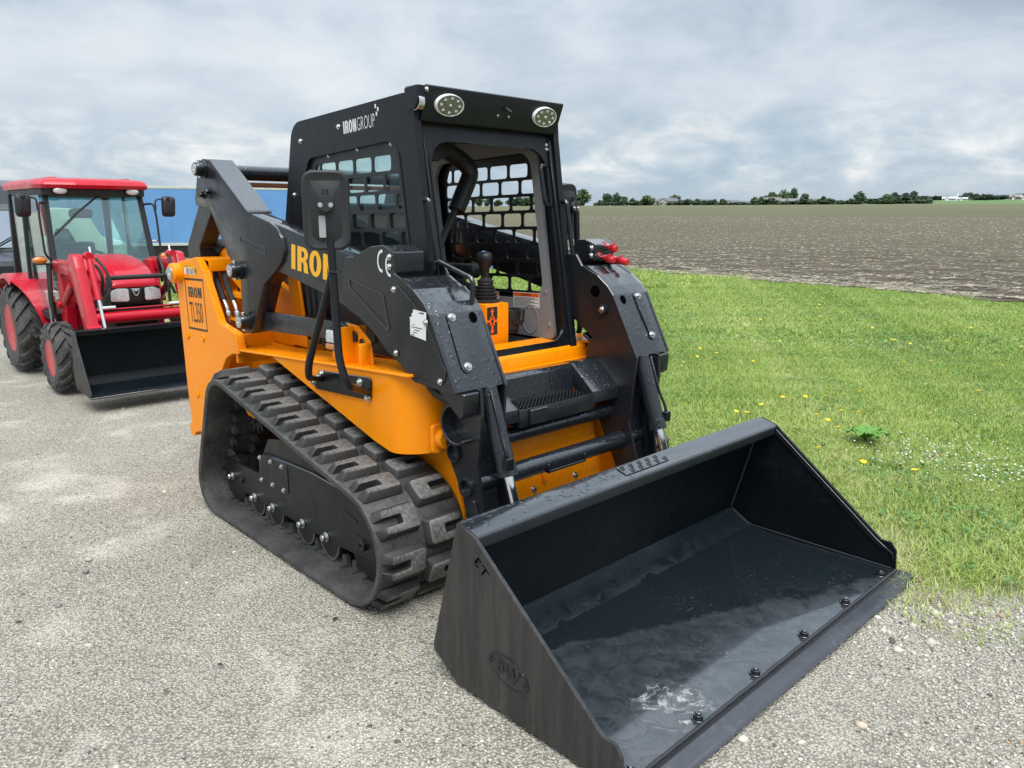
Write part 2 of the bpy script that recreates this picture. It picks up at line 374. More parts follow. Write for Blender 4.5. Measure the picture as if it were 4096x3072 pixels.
# ================================================================== terrain
def sstep(x, a, b): t = np.clip((np.asarray(x, float) - a) / (b - a), 0, 1); return t * t * (3 - 2 * t)
def ground_z(x, y):
    x = np.asarray(x, float); y = np.asarray(y, float)
    yy = np.minimum(y, 515.)
    rise = np.where(yy > 18, .0158 * (yy - 18) ** 2 / (np.abs(yy - 18) + 14), 0)
    t = sstep(x / np.maximum(y, 1.), -.46, -.36)
    rise = rise + np.maximum(y - 515, 0) * (.004 + .0165 * t)
    sink = -1.15 * sstep(-x, 8, 42) * (1 - sstep(y, 22, 70))
    return rise + sink

def terrain_mats():
    # gravel -------------------------------------------------------
    m, nt, b = nodes('gravel'); L = nt.links.new; tc = add(nt, 'ShaderNodeTexCoord'); O = tc.outputs['Object']
    big = add(nt, 'ShaderNodeTexNoise', Scale=.9, Detail=5., Roughness=.6); L(O, big.inputs['Vector'])
    mid = add(nt, 'ShaderNodeTexNoise', Scale=5., Detail=6., Roughness=.65); L(O, mid.inputs['Vector'])
    v1 = add(nt, 'ShaderNodeTexVoronoi', Scale=88.); L(O, v1.inputs['Vector'])
    v2 = add(nt, 'ShaderNodeTexVoronoi', Scale=190.); L(O, v2.inputs['Vector'])
    sc = add(nt, 'ShaderNodeSeparateColor'); L(v1.outputs['Color'], sc.inputs[0])
    sc2 = add(nt, 'ShaderNodeSeparateColor'); L(v2.outputs['Color'], sc2.inputs[0])
    base = nramp(nt, big.outputs[0], [(.30, (.44, .402, .320)), (.50, (.53, .487, .395)), (.68, (.61, .567, .475))])
    stone = nramp(nt, sc.outputs[0], [(.0, (.22, .196, .155)), (.35, (.47, .43, .35)), (.75, (.63, .585, .49)), (1., (.80, .755, .66))])
    stone2 = nramp(nt, sc2.outputs[0], [(.0, (.32, .29, .235)), (.5, (.55, .507, .415)), (1., (.72, .675, .58))])
    big2 = add(nt, 'ShaderNodeTexNoise', Scale=1.7, Detail=7., Roughness=.62, Distortion=.4); L(O, big2.inputs['Vector'])
    pale = nmath(nt, 'MAXIMUM', nramp(nt, mid.outputs[0], [(.56, gray(0)), (.72, gray(.45))]), nramp(nt, big2.outputs[0], [(.54, gray(0)), (.66, gray(.6))]))
    damp = nramp(nt, big2.outputs[0], [(.32, gray(.35)), (.44, gray(0))])
    c = nmix(nt, .55, base, nmix(nt, .5, stone, stone2)); c = nmix(nt, damp, c, (.30, .275, .22)); c = nmix(nt, pale, c, (.60, .56, .48))
    edge = nramp(nt, v1.outputs['Distance'], [(.30, gray(1.06)), (.68, gray(.36))]); edge = nmix(nt, nmath(nt, 'MULTIPLY', pale, .7), edge, gray(1))  # shadows between the grains put into the colour, darkest at cell borders
    mul = add(nt, 'ShaderNodeMix', data_type='RGBA', blend_type='MULTIPLY'); mul.inputs[0].default_value = .75; L(c, mul.inputs[6]); L(edge, mul.inputs[7])
    L(mul.outputs[2], b.inputs['Base Color']); b.inputs['Roughness'].default_value = .85
    h = nmath(nt, 'ADD', nmath(nt, 'MULTIPLY', v1.outputs['Distance'], -1.0), nmath(nt, 'MULTIPLY', v2.outputs['Distance'], -.45))
    h = nmath(nt, 'MULTIPLY', h, nmath(nt, 'SUBTRACT', 1.0, nmath(nt, 'MULTIPLY', pale, .75)))
    h = nmath(nt, 'ADD', h, nmath(nt, 'MULTIPLY', mid.outputs[0], 1.6))
    bp = add(nt, 'ShaderNodeBump', Strength=1., Distance=.014); L(h, bp.inputs['Height']); L(bp.outputs[0], b.inputs['Normal'])
    G = m
    # soil under the lawn --------------------------------------------
    m, nt, b = nodes('lawn_soil'); L = nt.links.new; tc = add(nt, 'ShaderNodeTexCoord'); O = tc.outputs['Object']
    n = add(nt, 'ShaderNodeTexNoise', Scale=1.1, Detail=8., Roughness=.65); L(O, n.inputs['Vector'])
    n2 = add(nt, 'ShaderNodeTexNoise', Scale=34., Detail=6., Roughness=.7); L(O, n2.inputs['Vector'])
    c = nmix(nt, .55, nramp(nt, n.outputs[0], [(.3, (.045, .075, .016)), (.5, (.085, .155, .028)), (.7, (.12, .20, .04))]), nramp(nt, n2.outputs[0], [(.3, (.035, .06, .014)), (.7, (.14, .21, .05))]))
    at = add(nt, 'ShaderNodeAttribute'); at.attribute_name = 'edge'; n5 = add(nt, 'ShaderNodeTexNoise', Scale=5., Detail=5.); L(O, n5.inputs['Vector'])
    ef = nramp(nt, nmath(nt, 'ADD', at.outputs['Fac'], nmath(nt, 'MULTIPLY', n5.outputs[0], .6)), [(.35, gray(1)), (.85, gray(0))])
    c = nmix(nt, ef, c, nramp(nt, n2.outputs[0], [(.3, (.27, .24, .18)), (.7, (.50, .46, .37))]))
    L(c, b.inputs['Base Color']); b.inputs['Roughness'].default_value = .9
    bp = add(nt, 'ShaderNodeBump', Strength=.6, Distance=.03); L(n2.outputs[0], bp.inputs['Height']); L(bp.outputs[0], b.inputs['Normal'])
    S = m
    # ploughed field ----------------------------------------------------
    m, nt, b = nodes('field_soil'); L = nt.links.new; tc = add(nt, 'ShaderNodeTexCoord'); O = tc.outputs['Object']
    mp = add(nt, 'ShaderNodeMapping'); mp.inputs['Scale'].default_value = (.28, 1.3, 1); mp.inputs['Rotation'].default_value = (0, 0, R(8)); L(O, mp.inputs[0])
    n = add(nt, 'ShaderNodeTexNoise', Scale=2.6, Detail=10., Roughness=.72); L(mp.outputs[0], n.inputs['Vector'])
    n2 = add(nt, 'ShaderNodeTexNoise', Scale=.06, Detail=5., Roughness=.6); L(mp.outputs[0], n2.inputs['Vector'])
    mp3 = add(nt, 'ShaderNodeMapping'); mp3.inputs['Scale'].default_value = (.9, 2.4, 1); L(O, mp3.inputs[0])
    n3 = add(nt, 'ShaderNodeTexNoise', Scale=9., Detail=8., Roughness=.8); L(mp3.outputs[0], n3.inputs['Vector'])
    soil = nramp(nt, n.outputs[0], [(.32, (.042, .032, .021)), (.55, (.086, .067, .044)), (.72, (.145, .115, .074))])
    straw = nramp(nt, n3.outputs[0], [(.56, gray(0)), (.70, gray(.8))])
    c = nmix(nt, nmath(nt, 'MULTIPLY', straw, .45), soil, (.21, .18, .115))
    sp = add(nt, 'ShaderNodeSeparateXYZ'); L(O, sp.inputs[0])
    # young growth and residue thicken away from the headland
    far = nramp(nt, nmath(nt, 'MULTIPLY', sp.outputs[1], 1 / 500.), [(.03, gray(.0)), (.10, gray(.38)), (.5, gray(.78)), (.95, gray(.95))])
    green = nramp(nt, n2.outputs[0], [(.35, (.115, .130, .042)), (.55, (.155, .152, .060)), (.7, (.135, .172, .042))])
    wv = add(nt, 'ShaderNodeTexWave', Scale=.42, Distortion=5., Detail=3.); wv.bands_direction = 'Y'; wv.inputs['Detail Scale'].default_value = .6; L(O, wv.inputs['Vector'])
    rows = nramp(nt, wv.outputs['Fac'], [(.2, gray(.62)), (.7, gray(1.08))]); c = nmix(nt, nmath(nt, 'MULTIPLY', far, .75), c, green)
    mr = add(nt, 'ShaderNodeMix', data_type='RGBA', blend_type='MULTIPLY'); mr.inputs[0].default_value = .55; L(c, mr.inputs[6]); L(rows, mr.inputs[7]); c = mr.outputs[2]
    L(c, b.inputs['Base Color']); b.inputs['Roughness'].default_value = .95
    bp = add(nt, 'ShaderNodeBump', Strength=.7, Distance=.05); L(n.outputs[0], bp.inputs['Height']); L(bp.outputs[0], b.inputs['Normal'])
    F = m
    m, nt, b = nodes('far_crop'); L = nt.links.new; tc = add(nt, 'ShaderNodeTexCoord'); O = tc.outputs['Object']
    mp = add(nt, 'ShaderNodeMapping'); mp.inputs['Scale'].default_value = (.02, .09, 1); L(O, mp.inputs[0])
    n = add(nt, 'ShaderNodeTexNoise', Scale=1., Detail=8., Roughness=.65); L(mp.outputs[0], n.inputs['Vector'])
    L(nramp(nt, n.outputs[0], [(.3, (.06, .13, .03)), (.7, (.13, .21, .06))]), b.inputs['Base Color']); b.inputs['Roughness'].default_value = .9
    return G, S, F, m
M_GRAVEL, M_LAWN, M_FIELD, M_CROP = terrain_mats()
def rough(x, y, a, f, seed):
    return a * (np.sin(x * f * 1.3 + seed) * np.cos(y * f * 1.1 - seed * 2) + .6 * np.sin(x * f * 2.7 + y * f * 1.9 + seed * 3) + .4 * np.cos(y * f * 4.3 - x * f * 3.1 + seed))
def field_edge(x):                       # y of the line where the lawn ends and the soil starts
    x = np.asarray(x, float); return 15.4 + .06 * np.maximum(0, -4 - x) - 1.0 * np.exp(-((x + 1.0) / 1.1) ** 2) + 1.2 * sstep(x, -.7, .4) + rough(x, x, .12, 1.7, 2.)
def lawn_edge(x):                        # y of the line where the gravel ends and the grass starts
    x = np.asarray(x, float); return 1.22 - .42 * np.exp(-((x - 2.45) / .35) ** 2) + .30 * sstep(x, 2.6, 3.4) + 13.2 * sstep(x, 3.9, 8.) - .1 * sstep(-x, 2, 6) + .9 * sstep(-x, 6.5, 11) + rough(x, x, .05, 3.1, 1.)
def sheet(name, xs, y0f, y1f, ts, mat, dz, bumpf=None):
    X = np.repeat(xs[:, None], len(ts), 1); Y = y0f(xs)[:, None] + (y1f(xs) - y0f(xs))[:, None] * ts[None, :]
    Z = ground_z(X, Y) + dz
    if bumpf is not None: Z = Z + bumpf(X, Y)
    V = np.stack([X, Y, Z], -1).reshape(-1, 3); n, k = X.shape; i, j = np.meshgrid(np.arange(n - 1), np.arange(k - 1), indexing='ij'); a = (i * k + j).ravel()
    o = put(name, npmesh(name, V, np.stack([a, a + k, a + k + 1, a + 1], 1), mat, True), None); o['kind'] = 'structure'; return o
xs_fine = np.concatenate([np.linspace(-2500, -300, 8)[:-1], np.linspace(-300, -45, 16)[:-1], np.linspace(-45, -12, 34)[:-1], np.linspace(-12, 8, 161)[:-1], np.linspace(8, 40, 17)[:-1], np.linspace(40, 1500, 10)])
gb = lambda X, Y: rough(X, Y, .0035, 1.6, .3)
sheet('gravel_lot', xs_fine, lambda x: np.full_like(x, -400.), lambda x: lawn_edge(x) + .5, np.concatenate([np.linspace(0, .9, 12)[:-1], np.linspace(.9, .985, 20)[:-1], np.linspace(.985, 1, 60)]), M_GRAVEL, -.012, gb)
lawn_o = sheet('lawn_ground', xs_fine, lawn_edge, lambda x: field_edge(x) + .3, np.concatenate([np.linspace(0, .15, 30)[:-1], np.linspace(.15, 1, 60)]), M_LAWN, -.034, lambda X, Y: .030 * np.clip((Y - lawn_edge(X)) / .45, 0, 1) + rough(X, Y, .006, 1.1, 1.3) * np.clip((Y - lawn_edge(X)) / .4, 0, 1) + rough(X, Y, .004, 7., 2.3))
_lc = np.empty(len(lawn_o.data.vertices) * 3, np.float32); lawn_o.data.vertices.foreach_get('co', _lc); _lc = _lc.reshape(-1, 3)
lawn_o.data.attributes.new('edge', 'FLOAT', 'POINT').data.foreach_set('value', np.clip((_lc[:, 1] - lawn_edge(_lc[:, 0])) / 1.1, 0, 1).astype(np.float32))
fb = lambda X, Y: (rough(X * .4, Y, .035, 2.3, .7) + .03 * np.sin(Y * 5.5 + .6 * X)) * np.clip((Y - field_edge(X)) / .8, .0, 1) * (1 - sstep(Y, 24, 60)) + .03
sheet('ploughed_field', np.concatenate([xs_fine[xs_fine < -12], np.linspace(-12, 8, 300), xs_fine[xs_fine > 8]]), field_edge, lambda x: np.full_like(x, 522.), np.concatenate([np.linspace(0, .03, 70)[:-1], np.linspace(.03, .14, 60)[:-1], np.linspace(.14, 1, 40)]), M_FIELD, -.01, fb)
sheet('far_field', np.linspace(-2600, 3000, 120), lambda x: np.full_like(x, 521.), lambda x: np.full_like(x, 3000.), np.concatenate([np.linspace(0, .15, 30)[:-1], np.linspace(.15, 1, 12)]), M_CROP, .02)

# ================================================================== compact track loader
ROLLERRIM = paint('worn_rim', (.16, .155, .15), .4, metal=.6, var=.2)
LD = thing('compact_track_loader', 'orange and black compact track loader with its wide bucket lowered on the gravel', 'track loader')
def arc(cx, cz, r, a, b, n=8): return [(cx + r * math.cos(R(a + (b - a) * i / n)), cz + r * math.sin(R(a + (b - a) * i / n))) for i in range(n + 1)]

# ---- tracks
CIRC = [(-.735, .172, .170), (.66, .262, .262), (-.55, .62, .174)]       # rear idler, front idler, drive sprocket (outer belt radius)
def hull_path():
    out = []; k = 3
    def tang(c1, c2):                     # outer tangent for a counter-clockwise loop in (x, z)
        d = Vector((c2[0] - c1[0], c2[1] - c1[1])); l = d.length; d.normalize(); n = Vector((d.y, -d.x)); s = (c1[2] - c2[2]) / l; q = math.sqrt(1 - s * s)
        return n * q + d * s
    T = [tang(CIRC[i], CIRC[(i + 1) % 3]) for i in range(3)]
    for i in range(3):
        c = CIRC[i]; a = math.atan2(T[i - 1].y, T[i - 1].x); b = math.atan2(T[i].y, T[i].x)
        while b < a: b += 2 * math.pi
        m = max(4, int((b - a) / R(7)))
        for j in range(m + 1): t = a + (b - a) * j / m; out.append((c[0] + c[2] * math.cos(t), c[1] + c[2] * math.sin(t), math.cos(t), math.sin(t)))
    return out
HP = hull_path()
def path_len():
    S = [0.]
    for i in range(len(HP)): p, q = HP[i], HP[(i + 1) % len(HP)]; S.append(S[-1] + math.hypot(q[0] - p[0], q[1] - p[1]))
    return S
SL = path_len()
def path_at(s):
    s %= SL[-1]
    for i in range(len(HP)):
        if SL[i + 1] >= s:
            p, q = HP[i], HP[(i + 1) % len(HP)]; t = (s - SL[i]) / max(1e-9, SL[i + 1] - SL[i])
            n = Vector((p[2] * (1 - t) + q[2] * t, 0, p[3] * (1 - t) + q[3] * t)).normalized()
            return Vector((p[0] * (1 - t) + q[0] * t, 0, p[1] * (1 - t) + q[1] * t)), n
YO, YI = 1.0, .55
def lug_mesh():
    # C-shaped tread block, slot open to the outer edge; local x along the track, y from the outer edge inwards, z out
    base = [(-.064, .012), (-.064, .203), (-.052, .215), (.052, .215), (.064, .203), (.064, .012), (.015, .0), (.015, .118), (-.015, .118), (-.015, .0)]
    top = [(-.050, .040), (-.050, .190), (-.040, .200), (.040, .200), (.050, .190), (.050, .040), (.021, .036), (.021, .125), (-.021, .125), (-.021, .036)]
    n = len(base); V = [(x, y, -.004) for x, y in base] + [(x, y, .040) for x, y in top]
    return mesh('tread_lug', (V, [list(range(n)), list(range(n, 2 * n))] + [[i, (i + 1) % n, (i + 1) % n + n, i + n] for i in range(n)]), .004, 1, 40)
LUGM = lug_mesh(); LUGM.materials.append(LUG)
pitch = SL[-1] / 26
for s in (-1, 1):
    tr = ob('track', gj(*[g for g in [([], [])]]) if False else (lambda: (
        (lambda rings: gloft(rings, False))([[(p[0] - p[2] * d, s * y, p[1] - p[3] * d) for (y, d) in
          ((YO, .004), (YO - .006, 0.), (YI + .006, 0.), (YI, .004), (YI, .026), (YI + .03, .030), (YO - .03, .034), (YO - .004, .030), (YO, .024))] for p in HP + [HP[0]]])))(), BELT, LD, sm=40)
    for row in (0, 1):
        for k in range(26):
            q, n = path_at((k + .5 * row + .32) * pitch)
            if n.z < -.90: continue                        # blocks pressed into the gravel
            t = Vector((0, 1, 0)).cross(n)
            yo = (YO - .004) if row == 0 else (YI + .006)
            inn = Vector((0, -s, 0)) if row == 0 else Vector((0, s, 0))
            t = inn.cross(n)
            M = Matrix(((t.x, inn.x, n.x, q.x), (t.y, inn.y, n.y, s * yo), (t.z, inn.z, n.z, q.z), (0, 0, 0, 1)))
            put('tread_lug', LUGM, None, tr, M)
    gs = []
    for k in range(52):                                    # inner drive bars and guide teeth
        q, n = path_at(k * pitch / 2); t = Vector((0, 1, 0)).cross(n); q = q - n * .034
        M = Matrix(((t.x, 0, n.x, q.x), (t.y, 1, n.y, s * .775), (t.z, 0, n.z, q.z), (0, 0, 0, 1)))
        gs.append(gx(gbox(-.020, .020, -.10, .10, -.007, .006), M)); gs.append(gx(gplate([(-.014, -.05), (.014, -.05), (.022, .0), (-.022, .0)], s * -.075, s * -.05), M)); gs.append(gx(gplate([(-.014, -.05), (.014, -.05), (.022, .0), (-.022, .0)], s * .05, s * .075), M))
    d = ob('drive_bars', gj(*gs), BELT, tr); d['kind'] = 'stuff'
    gs = []
    tf = [(-.79, .245), (-.745, .285), (-.40, .293), (-.385, .385), (-.33, .42), (.17, .435), (.60, .415), (.78, .34), (.80, .20), (.70, .150), (.345, .126), (-.78, .128)]
    fr = ob('track_frame', gplate(fil(tf, .02, 3), s * .87, s * .70), BLACK, LD, .004)
    ob('slope_cover', gplate([(-.385, .38), (.17, .432), (.45, .43), (.0, .56), (-.30, .50)], s * .855, s * .62), BLACK, LD, .003)
    ob('cover_plate', gplate(fil([(-.385, .245), (-.07, .262), (-.07, .405), (-.12, .422), (-.33, .412), (-.385, .388)], .015, 3), s * .874, s * .869), BLACK, fr, .002)
    for x, z in ((-.365, .387), (-.245, .392), (-.125, .395), (-.36, .266), (-.238, .268), (-.118, .270)): bolt(B9, (x, s * .874, z), (0, s, 0), fr)
    for x, z in ((-.735, .19), (-.465, .137), (-.258, .137), (.055, .144), (.282, .146)): bolt(B16, (x, s * .873, z), (0, s, 0), fr)
    bolt(B12, (-.61, s * .873, .197), (0, s, 0), fr, DARK)
    ob('adjuster_slot', gplate(fil([(.445, .325), (.47, .33), (.565, .305), (.56, .295), (.47, .312)], .004, 2), s * .8725, s * .869), DARK, fr)
    ob('grease_port', gj(gplate(rrect(.52, .205, .62, .24, .015), s * .8725, s * .869)), DARK, fr)
    ob('axle_end', glathe([(0, .026), (.018, .026), (.02, .018), (.02, .012), (.012, .010)], (.605, s * .87, .208), (0, s, 0), 16), BLACK, fr, .001)
    for x in (-.465, -.258, .055, .282):
        rl_ = ob('track_roller', glathe([(0, .030), (0, .078), (.012, .086), (.05, .086), (.055, .07), (.16, .07), (.165, .086), (.2, .086)], (x, s * .855, .118), (0, -s, 0), 24), DARK, LD)
        ob('roller_rim', gplate([ell(x, .118, .087, .087, 28), ell(x, .118, .078, .078, 28)], s * .858, s * .853), ROLLERRIM, rl_)
    ob('rear_idler', glathe([(0, .05), (0, .115), (.01, .132), (.06, .132), (.06, .118), (.14, .118), (.14, .132), (.2, .132)], (-.735, s * .86, .172), (0, -s, 0), 28), DARK, LD)
    ob('front_idler', glathe([(0, .06), (.0, .21), (.01, .226), (.05, .226), (.06, .20), (.15, .20), (.16, .226), (.2, .226)], (.66, s * .86, .262), (0, -s, 0), 32), DARK, LD)
    # sprocket: toothed ring with bolted hub
    tp = []
    for k in range(17):
        a0 = 2 * math.pi * k / 17
        for da, rr in ((0, .118), (.06, .150), (.16, .150), (.22, .118)): tp.append((-.55 + rr * math.cos(a0 + da), .62 + rr * math.sin(a0 + da)))
    sp = ob('drive_sprocket', gplate([tp, ell(-.55, .62, .07, .07, 24)], s * .80, s * .76), DARK, LD, 0)
    ob('hub_ring', glathe([(0, .07), (0, .108), (-.02, .108), (-.02, .07)], (-.55, s * .805, .62), (0, s, 0), 28), DARK, sp)
    ob('drive_motor', glathe([(0, .0), (0, .05), (-.02, .068), (-.12, .07), (-.3, .09)], (-.55, s * .83, .62), (0, s, 0), 24), ORANGE, LD)
    for k in range(9): a0 = 2 * math.pi * k / 9; bolt(B12, (-.55 + .09 * math.cos(a0), s * .806, .62 + .09 * math.sin(a0)), (0, s, 0), sp, DARK)

# ---- chassis, fenders, rear housing (orange)
ob('chassis', gplate(fil([(-1.30, .30), (.72, .26), (.84, .235), (.835, .27), (.745, .57), (.72, .80), (.70, .90), (-1.25, .90)], .01, 2), -.53, .53), ORANGE, LD, .006)
fpn = ob('front_panel', gplate(rrect(-.46, .262, .46, .575, .01), 0, .012, 'x'), ORANGE, LD, .003)
fpn.matrix_local = Matrix.Translation((.902, 0, .03)) @ Matrix.Rotation(R(-13.5), 4, 'Y')
for y, z in ((-.34, .325), (-.045, .325), (.26, .325)): bolt(B12, (.842 - .0, y, z + .0), (1, 0, .25), LD, ZINC)
ob('panel_rib', gplate([(.70, .62), (.86, .36), (.845, .34), (.69, .5)], .02, .034), ORANGE, LD, .002)
ob('cross_beam', gplate(fil([(.45, .905), (.66, .885), (.685, .895), (.672, .955), (.655, .975), (.45, .985)], [.0, .01, .01, .012, .012, 0], 3), -.52, .52), ORANGE, LD, .005)
def shelf_z(x): return .935 + .062 * (x + .1)
for s in (-1, 1):
    pl = [(-.80, .74), (.64, .74)] + [(.64 + .17 * math.sin(R(a)), .57 + .17 * math.cos(R(a))) for a in range(10, 100, 10)] + [(.81, .50)]
    # skirt: strip that follows the plan line, closed below by the cut line over the track
    def bot(x): return np.interp(x, [-.80, -.46, -.44, .60, .68, .80, .9], [.862, .90, .905, .625, .622, .63, .64])
    plan = []
    for i in range(len(pl) - 1):
        a, b_ = pl[i], pl[i + 1]; k = 12 if i == 0 else 1
        plan += [(a[0] + (b_[0] - a[0]) * j / k, a[1] + (b_[1] - a[1]) * j / k) for j in range(k)]
    plan.append(pl[-1]); plan = [p for p in plan if p[0] > -.47]; plan = [(-.46, .74)] + plan
    rings = []
    for i, (x, y) in enumerate(plan):
        q0 = plan[max(0, i - 1)]; q1 = plan[min(len(plan) - 1, i + 1)]; dx, dy = q1[0] - q0[0], q1[1] - q0[1]; l = math.hypot(dx, dy); nx, ny = dy / l * .008, -dx / l * .008
        zb, zt = float(bot(x)), shelf_z(x) - .012
        rings.append([(x, s * y, zb), (x, s * y, zt), (x - abs(nx) if False else x + nx, s * (y + ny), zt), (x + nx, s * (y + ny), zb)])
    fd = ob('fender', gloft(rings), ORANGE, LD, 0, sm=30)
    SH = [(x, shelf_z(x)) for x in np.linspace(-.83, .80, 12)]
    ob('fender_shelf', gplate(SH + [(x, z - .012) for x, z in reversed(SH)], s * .748, s * .50), ORANGE, LD, .003)
    ob('front_boss', gj(gx(gplate(rrect(-.055, -.065, .055, .065, .018), 0, .022, 'z'), plane_M((.815, s * .60, .70), (0, -s, 0) if s < 0 else (0, -s, 0), (0, 0, 1))), gcyl((.80, s * .60, .70), (.87, s * .60, .70), .045, 20)), ORANGE, LD, .005)
    # inner front wall hugging the idler
    iw = [(.50, .25), (.83, .25), (.90, .30), (.905, .36), (.86, .50), (.80, .63), (.60, .66), (.50, .60)]
    ob('inner_wall', gplate(fil(iw, .03, 3), s * .545, s * .505), ORANGE, LD, .002)
    # rear side plate
    rp = [(-1.667, 1.313), (-1.60, 1.345), (-1.315, 1.385), (-1.23, 1.30), (-1.054, 1.013), (-.835, .976), (-.805, .863), (-.921, .848), (-1.009, .809), (-1.09, .72), (-1.12, .60), (-1.15, .36), (-1.40, .26), (-1.50, .265), (-1.62, .225), (-1.645, .62)]
    rs = ob('rear_side_plate', gplate(fil(rp, [.03, .02, .03, .03, .05, .03, .01, .04, .06, .06, .05, .05, .02, .02, .02, .02], 4), s * .742, s * .70), ORANGE, LD, .004)
    ob('plate_rim', gplate(fil([(-.835, .976), (-.805, .863), (-.815, .863), (-.848, .965), (-.90, 1.0)], .004, 2), s * .752, s * .742), ORANGE, rs, .002)
    ob('housing_front_wall', gplate(fil([(s * .735, .80), (s * .735, .965), (s * .30, .965), (s * .30, .80)], .004, 2), -.885, -.865, 'x'), ORANGE, LD, .003)
    ob('pivot_boss', glathe([(0, .062), (.05, .062), (.06, .055)], (-1.60, s * .74, 1.275), (0, s, 0), 24), ORANGE, rs, .003)
    ob('pivot_pin', glathe([(0, .042), (.008, .042), (.012, .03), (.010, .01), (.004, .006)], (-1.60, s * .80, 1.275), (0, s, 0), 20), ZINC, rs)
    for x, z in ((-1.55, .886), (-1.31, .898), (-1.476, .515)): ob('screw_cap', glathe([(0, .020), (.008, .020), (.010, .012), (.004, .008)], (x, s * .742, z), (0, s, 0), 14), ORANGE, rs)
ob('rear_hood', gplate(fil([(-1.66, .40), (-1.66, 1.25), (-1.45, 1.33), (-1.33, 1.33), (-1.33, 1.05), (-1.25, .85), (-1.25, .40)], .04, 4), -.69, .69), ORANGE, LD, .01)
ob('bumper_tube', gcyl((-1.62, -.74, .255), (-1.62, .74, .255), .045, 18), ORANGE, LD)
ob('rear_cross_channel', gplate(fil([(-1.33, 1.385), (-1.24, 1.375), (-1.235, 1.30), (-1.245, 1.30), (-1.25, 1.36), (-1.33, 1.37)], .005, 2), -.70, -.30), ORANGE, LD, .002)
ob('channel_gusset', gplate([(-1.30, 1.30), (-1.23, 1.30), (-1.22, 1.245), (-1.28, 1.235)], -.71, -.69), ORANGE, LD, .002)
ob('filler_neck', gcyl((-1.27, -.50, 1.34), (-1.37, -.55, 1.41), .042, 18), ORANGE, LD)
ob('fuel_cap', gj(glathe([(0, .062), (.06, .062), (.068, .055), (.068, .03)], (-1.36, -.545, 1.405), (-.82, -.4, .55), 10), glathe([(.066, .03), (.070, .03), (.070, .0)], (-1.36, -.545, 1.405), (-.82, -.4, .55), 16)), SATIN, LD, .004)
# inner bay between the rear plate and the arm
ob('tank_wall', gplate(fil([(-1.25, .90), (-.62, .90), (-.62, 1.20), (-.80, 1.27), (-1.25, 1.27)], .03, 3), -.50, -.42), ORANGE, LD, .006)
ob('tank_top', gplate([(-1.26, 1.18), (-.95, 1.18), (-.90, 1.16), (-.90, 1.15), (-1.26, 1.15)], -.62, -.42), ORANGE, LD, .003)
ob('bay_gusset', gplate([(-1.20, 1.33), (-.86, 1.19), (-.84, 1.12), (-.98, 1.16), (-1.22, 1.28)], -.60, -.588), ORANGE, LD, .002)
ob('hose_bracket', gbox(-1.13, -.97, -.66, -.60, 1.022, 1.034), ORANGE, LD, .001)
for hy, dx in ((-.63, 0), (-.66, -.06)):
    ob('hydraulic_hose', gtube(smooth_path([(-1.28 + dx, hy + .03, 1.30), (-1.20 + dx, hy + .01, 1.22), (-1.10 + dx, hy, 1.13)], .06), .019, 10), HOSE, LD)
    ft = ob('hose_fitting', gtube(smooth_path([(-1.11 + dx, hy, 1.14), (-1.065 + dx, hy, 1.10), (-1.05 + dx, hy, 1.05), (-1.05 + dx, hy, .98)], .03), .0145, 10), ZINC, LD)
    ob('hex_nut', gj(gplate(ell(-1.05 + dx, hy, .022, .022, 6), 1.034, 1.076, 'z')), ZINC, ft, .001)
ob('wiring_loop', gj(gtube(smooth_path([(-1.18, -.56, 1.17), (-1.16, -.55, 1.245), (-1.06, -.53, 1.25), (-1.0, -.52, 1.225)], .03), .008, 8), gtube(smooth_path([(-1.10, -.55, 1.17), (-1.05, -.54, 1.20), (-1.02, -.53, 1.25)], .03), .008, 8)), HOSE, LD)
# upright engine-bay plates and the dark bay seen under the arm
for s in (-1, 1):
    ob('tower_plate', gplate([(-.62, .92), (-.45, .92), (-.47, 1.10), (-.545, 1.42), (-.62, 1.44)] if s < 0 else [(-.62, .92), (-.45, .92), (-.47, 1.10), (-.62, 1.12)], s * .52, s * .505), ORANGE, LD, .002)
    ob('engine_bay', gplate([(-1.2, .95), (.0, .95), (.15, 1.02), (.12, 1.15), (-.5, 1.30), (-1.1, 1.30)], s * .47, s * .40), DARK, LD, .004)
    ob('bay_hoses', gj(*[gtube(smooth_path([(-.40 + i * .06, s * .50, .95), (-.42 + i * .06, s * .5, 1.15), (-.46 + i * .06, s * .49, 1.32)], .1), .02, 8) for i in range(3)]), HOSE, LD)
# decals on the near rear plate
YP = -.742
for x0, z0, x1, z1 in ((-1.523, .932, -1.239, .944), (-1.523, 1.237, -1.239, 1.249), (-1.523, .944, -1.513, 1.237), (-1.249, .944, -1.239, 1.237)):
    pass
decal('badge_frame', gj(grect(0, 0, .284, .012), grect(0, .305, .284, .317), grect(0, .012, .008, .305), grect(.276, .012, .284, .305)), (-1.523, YP, .932), (1, 0, .03), (0, 0, 1), PRINT, LD)
decal('badge_word', fit(iron_word(), .20, .066), (-1.484, YP, 1.132), (1, 0, .03), (0, 0, 1), PRINT, LD)
text('badge_model', 'TL350', (-1.480, YP, .980), (1, 0, .03), (0, 0, 1), .19, .126, PRINT, LD, 0.)
stk = decal('fuel_label', gj(grect(0, 0, .082, .058), grect(.084, 0, .148, .046)), (-1.52, YP, 1.272), (1, 0, .02), (0, 0, 1), OFFW, LD)
decal('fuel_label_band', gj(grect(0, .042, .082, .060), grect(.084, .034, .148, .048), grect(.155, 0, .190, .05)), (-1.52, YP, 1.272), (1, 0, .02), (0, 0, 1), LABELYELLOW, stk, .002)
text('fuel_label_word', 'FUEL CAP', (-1.51, YP, 1.318), (1, 0, .02), (0, 0, 1), .06, .010, PRINT, stk, .01, .003)
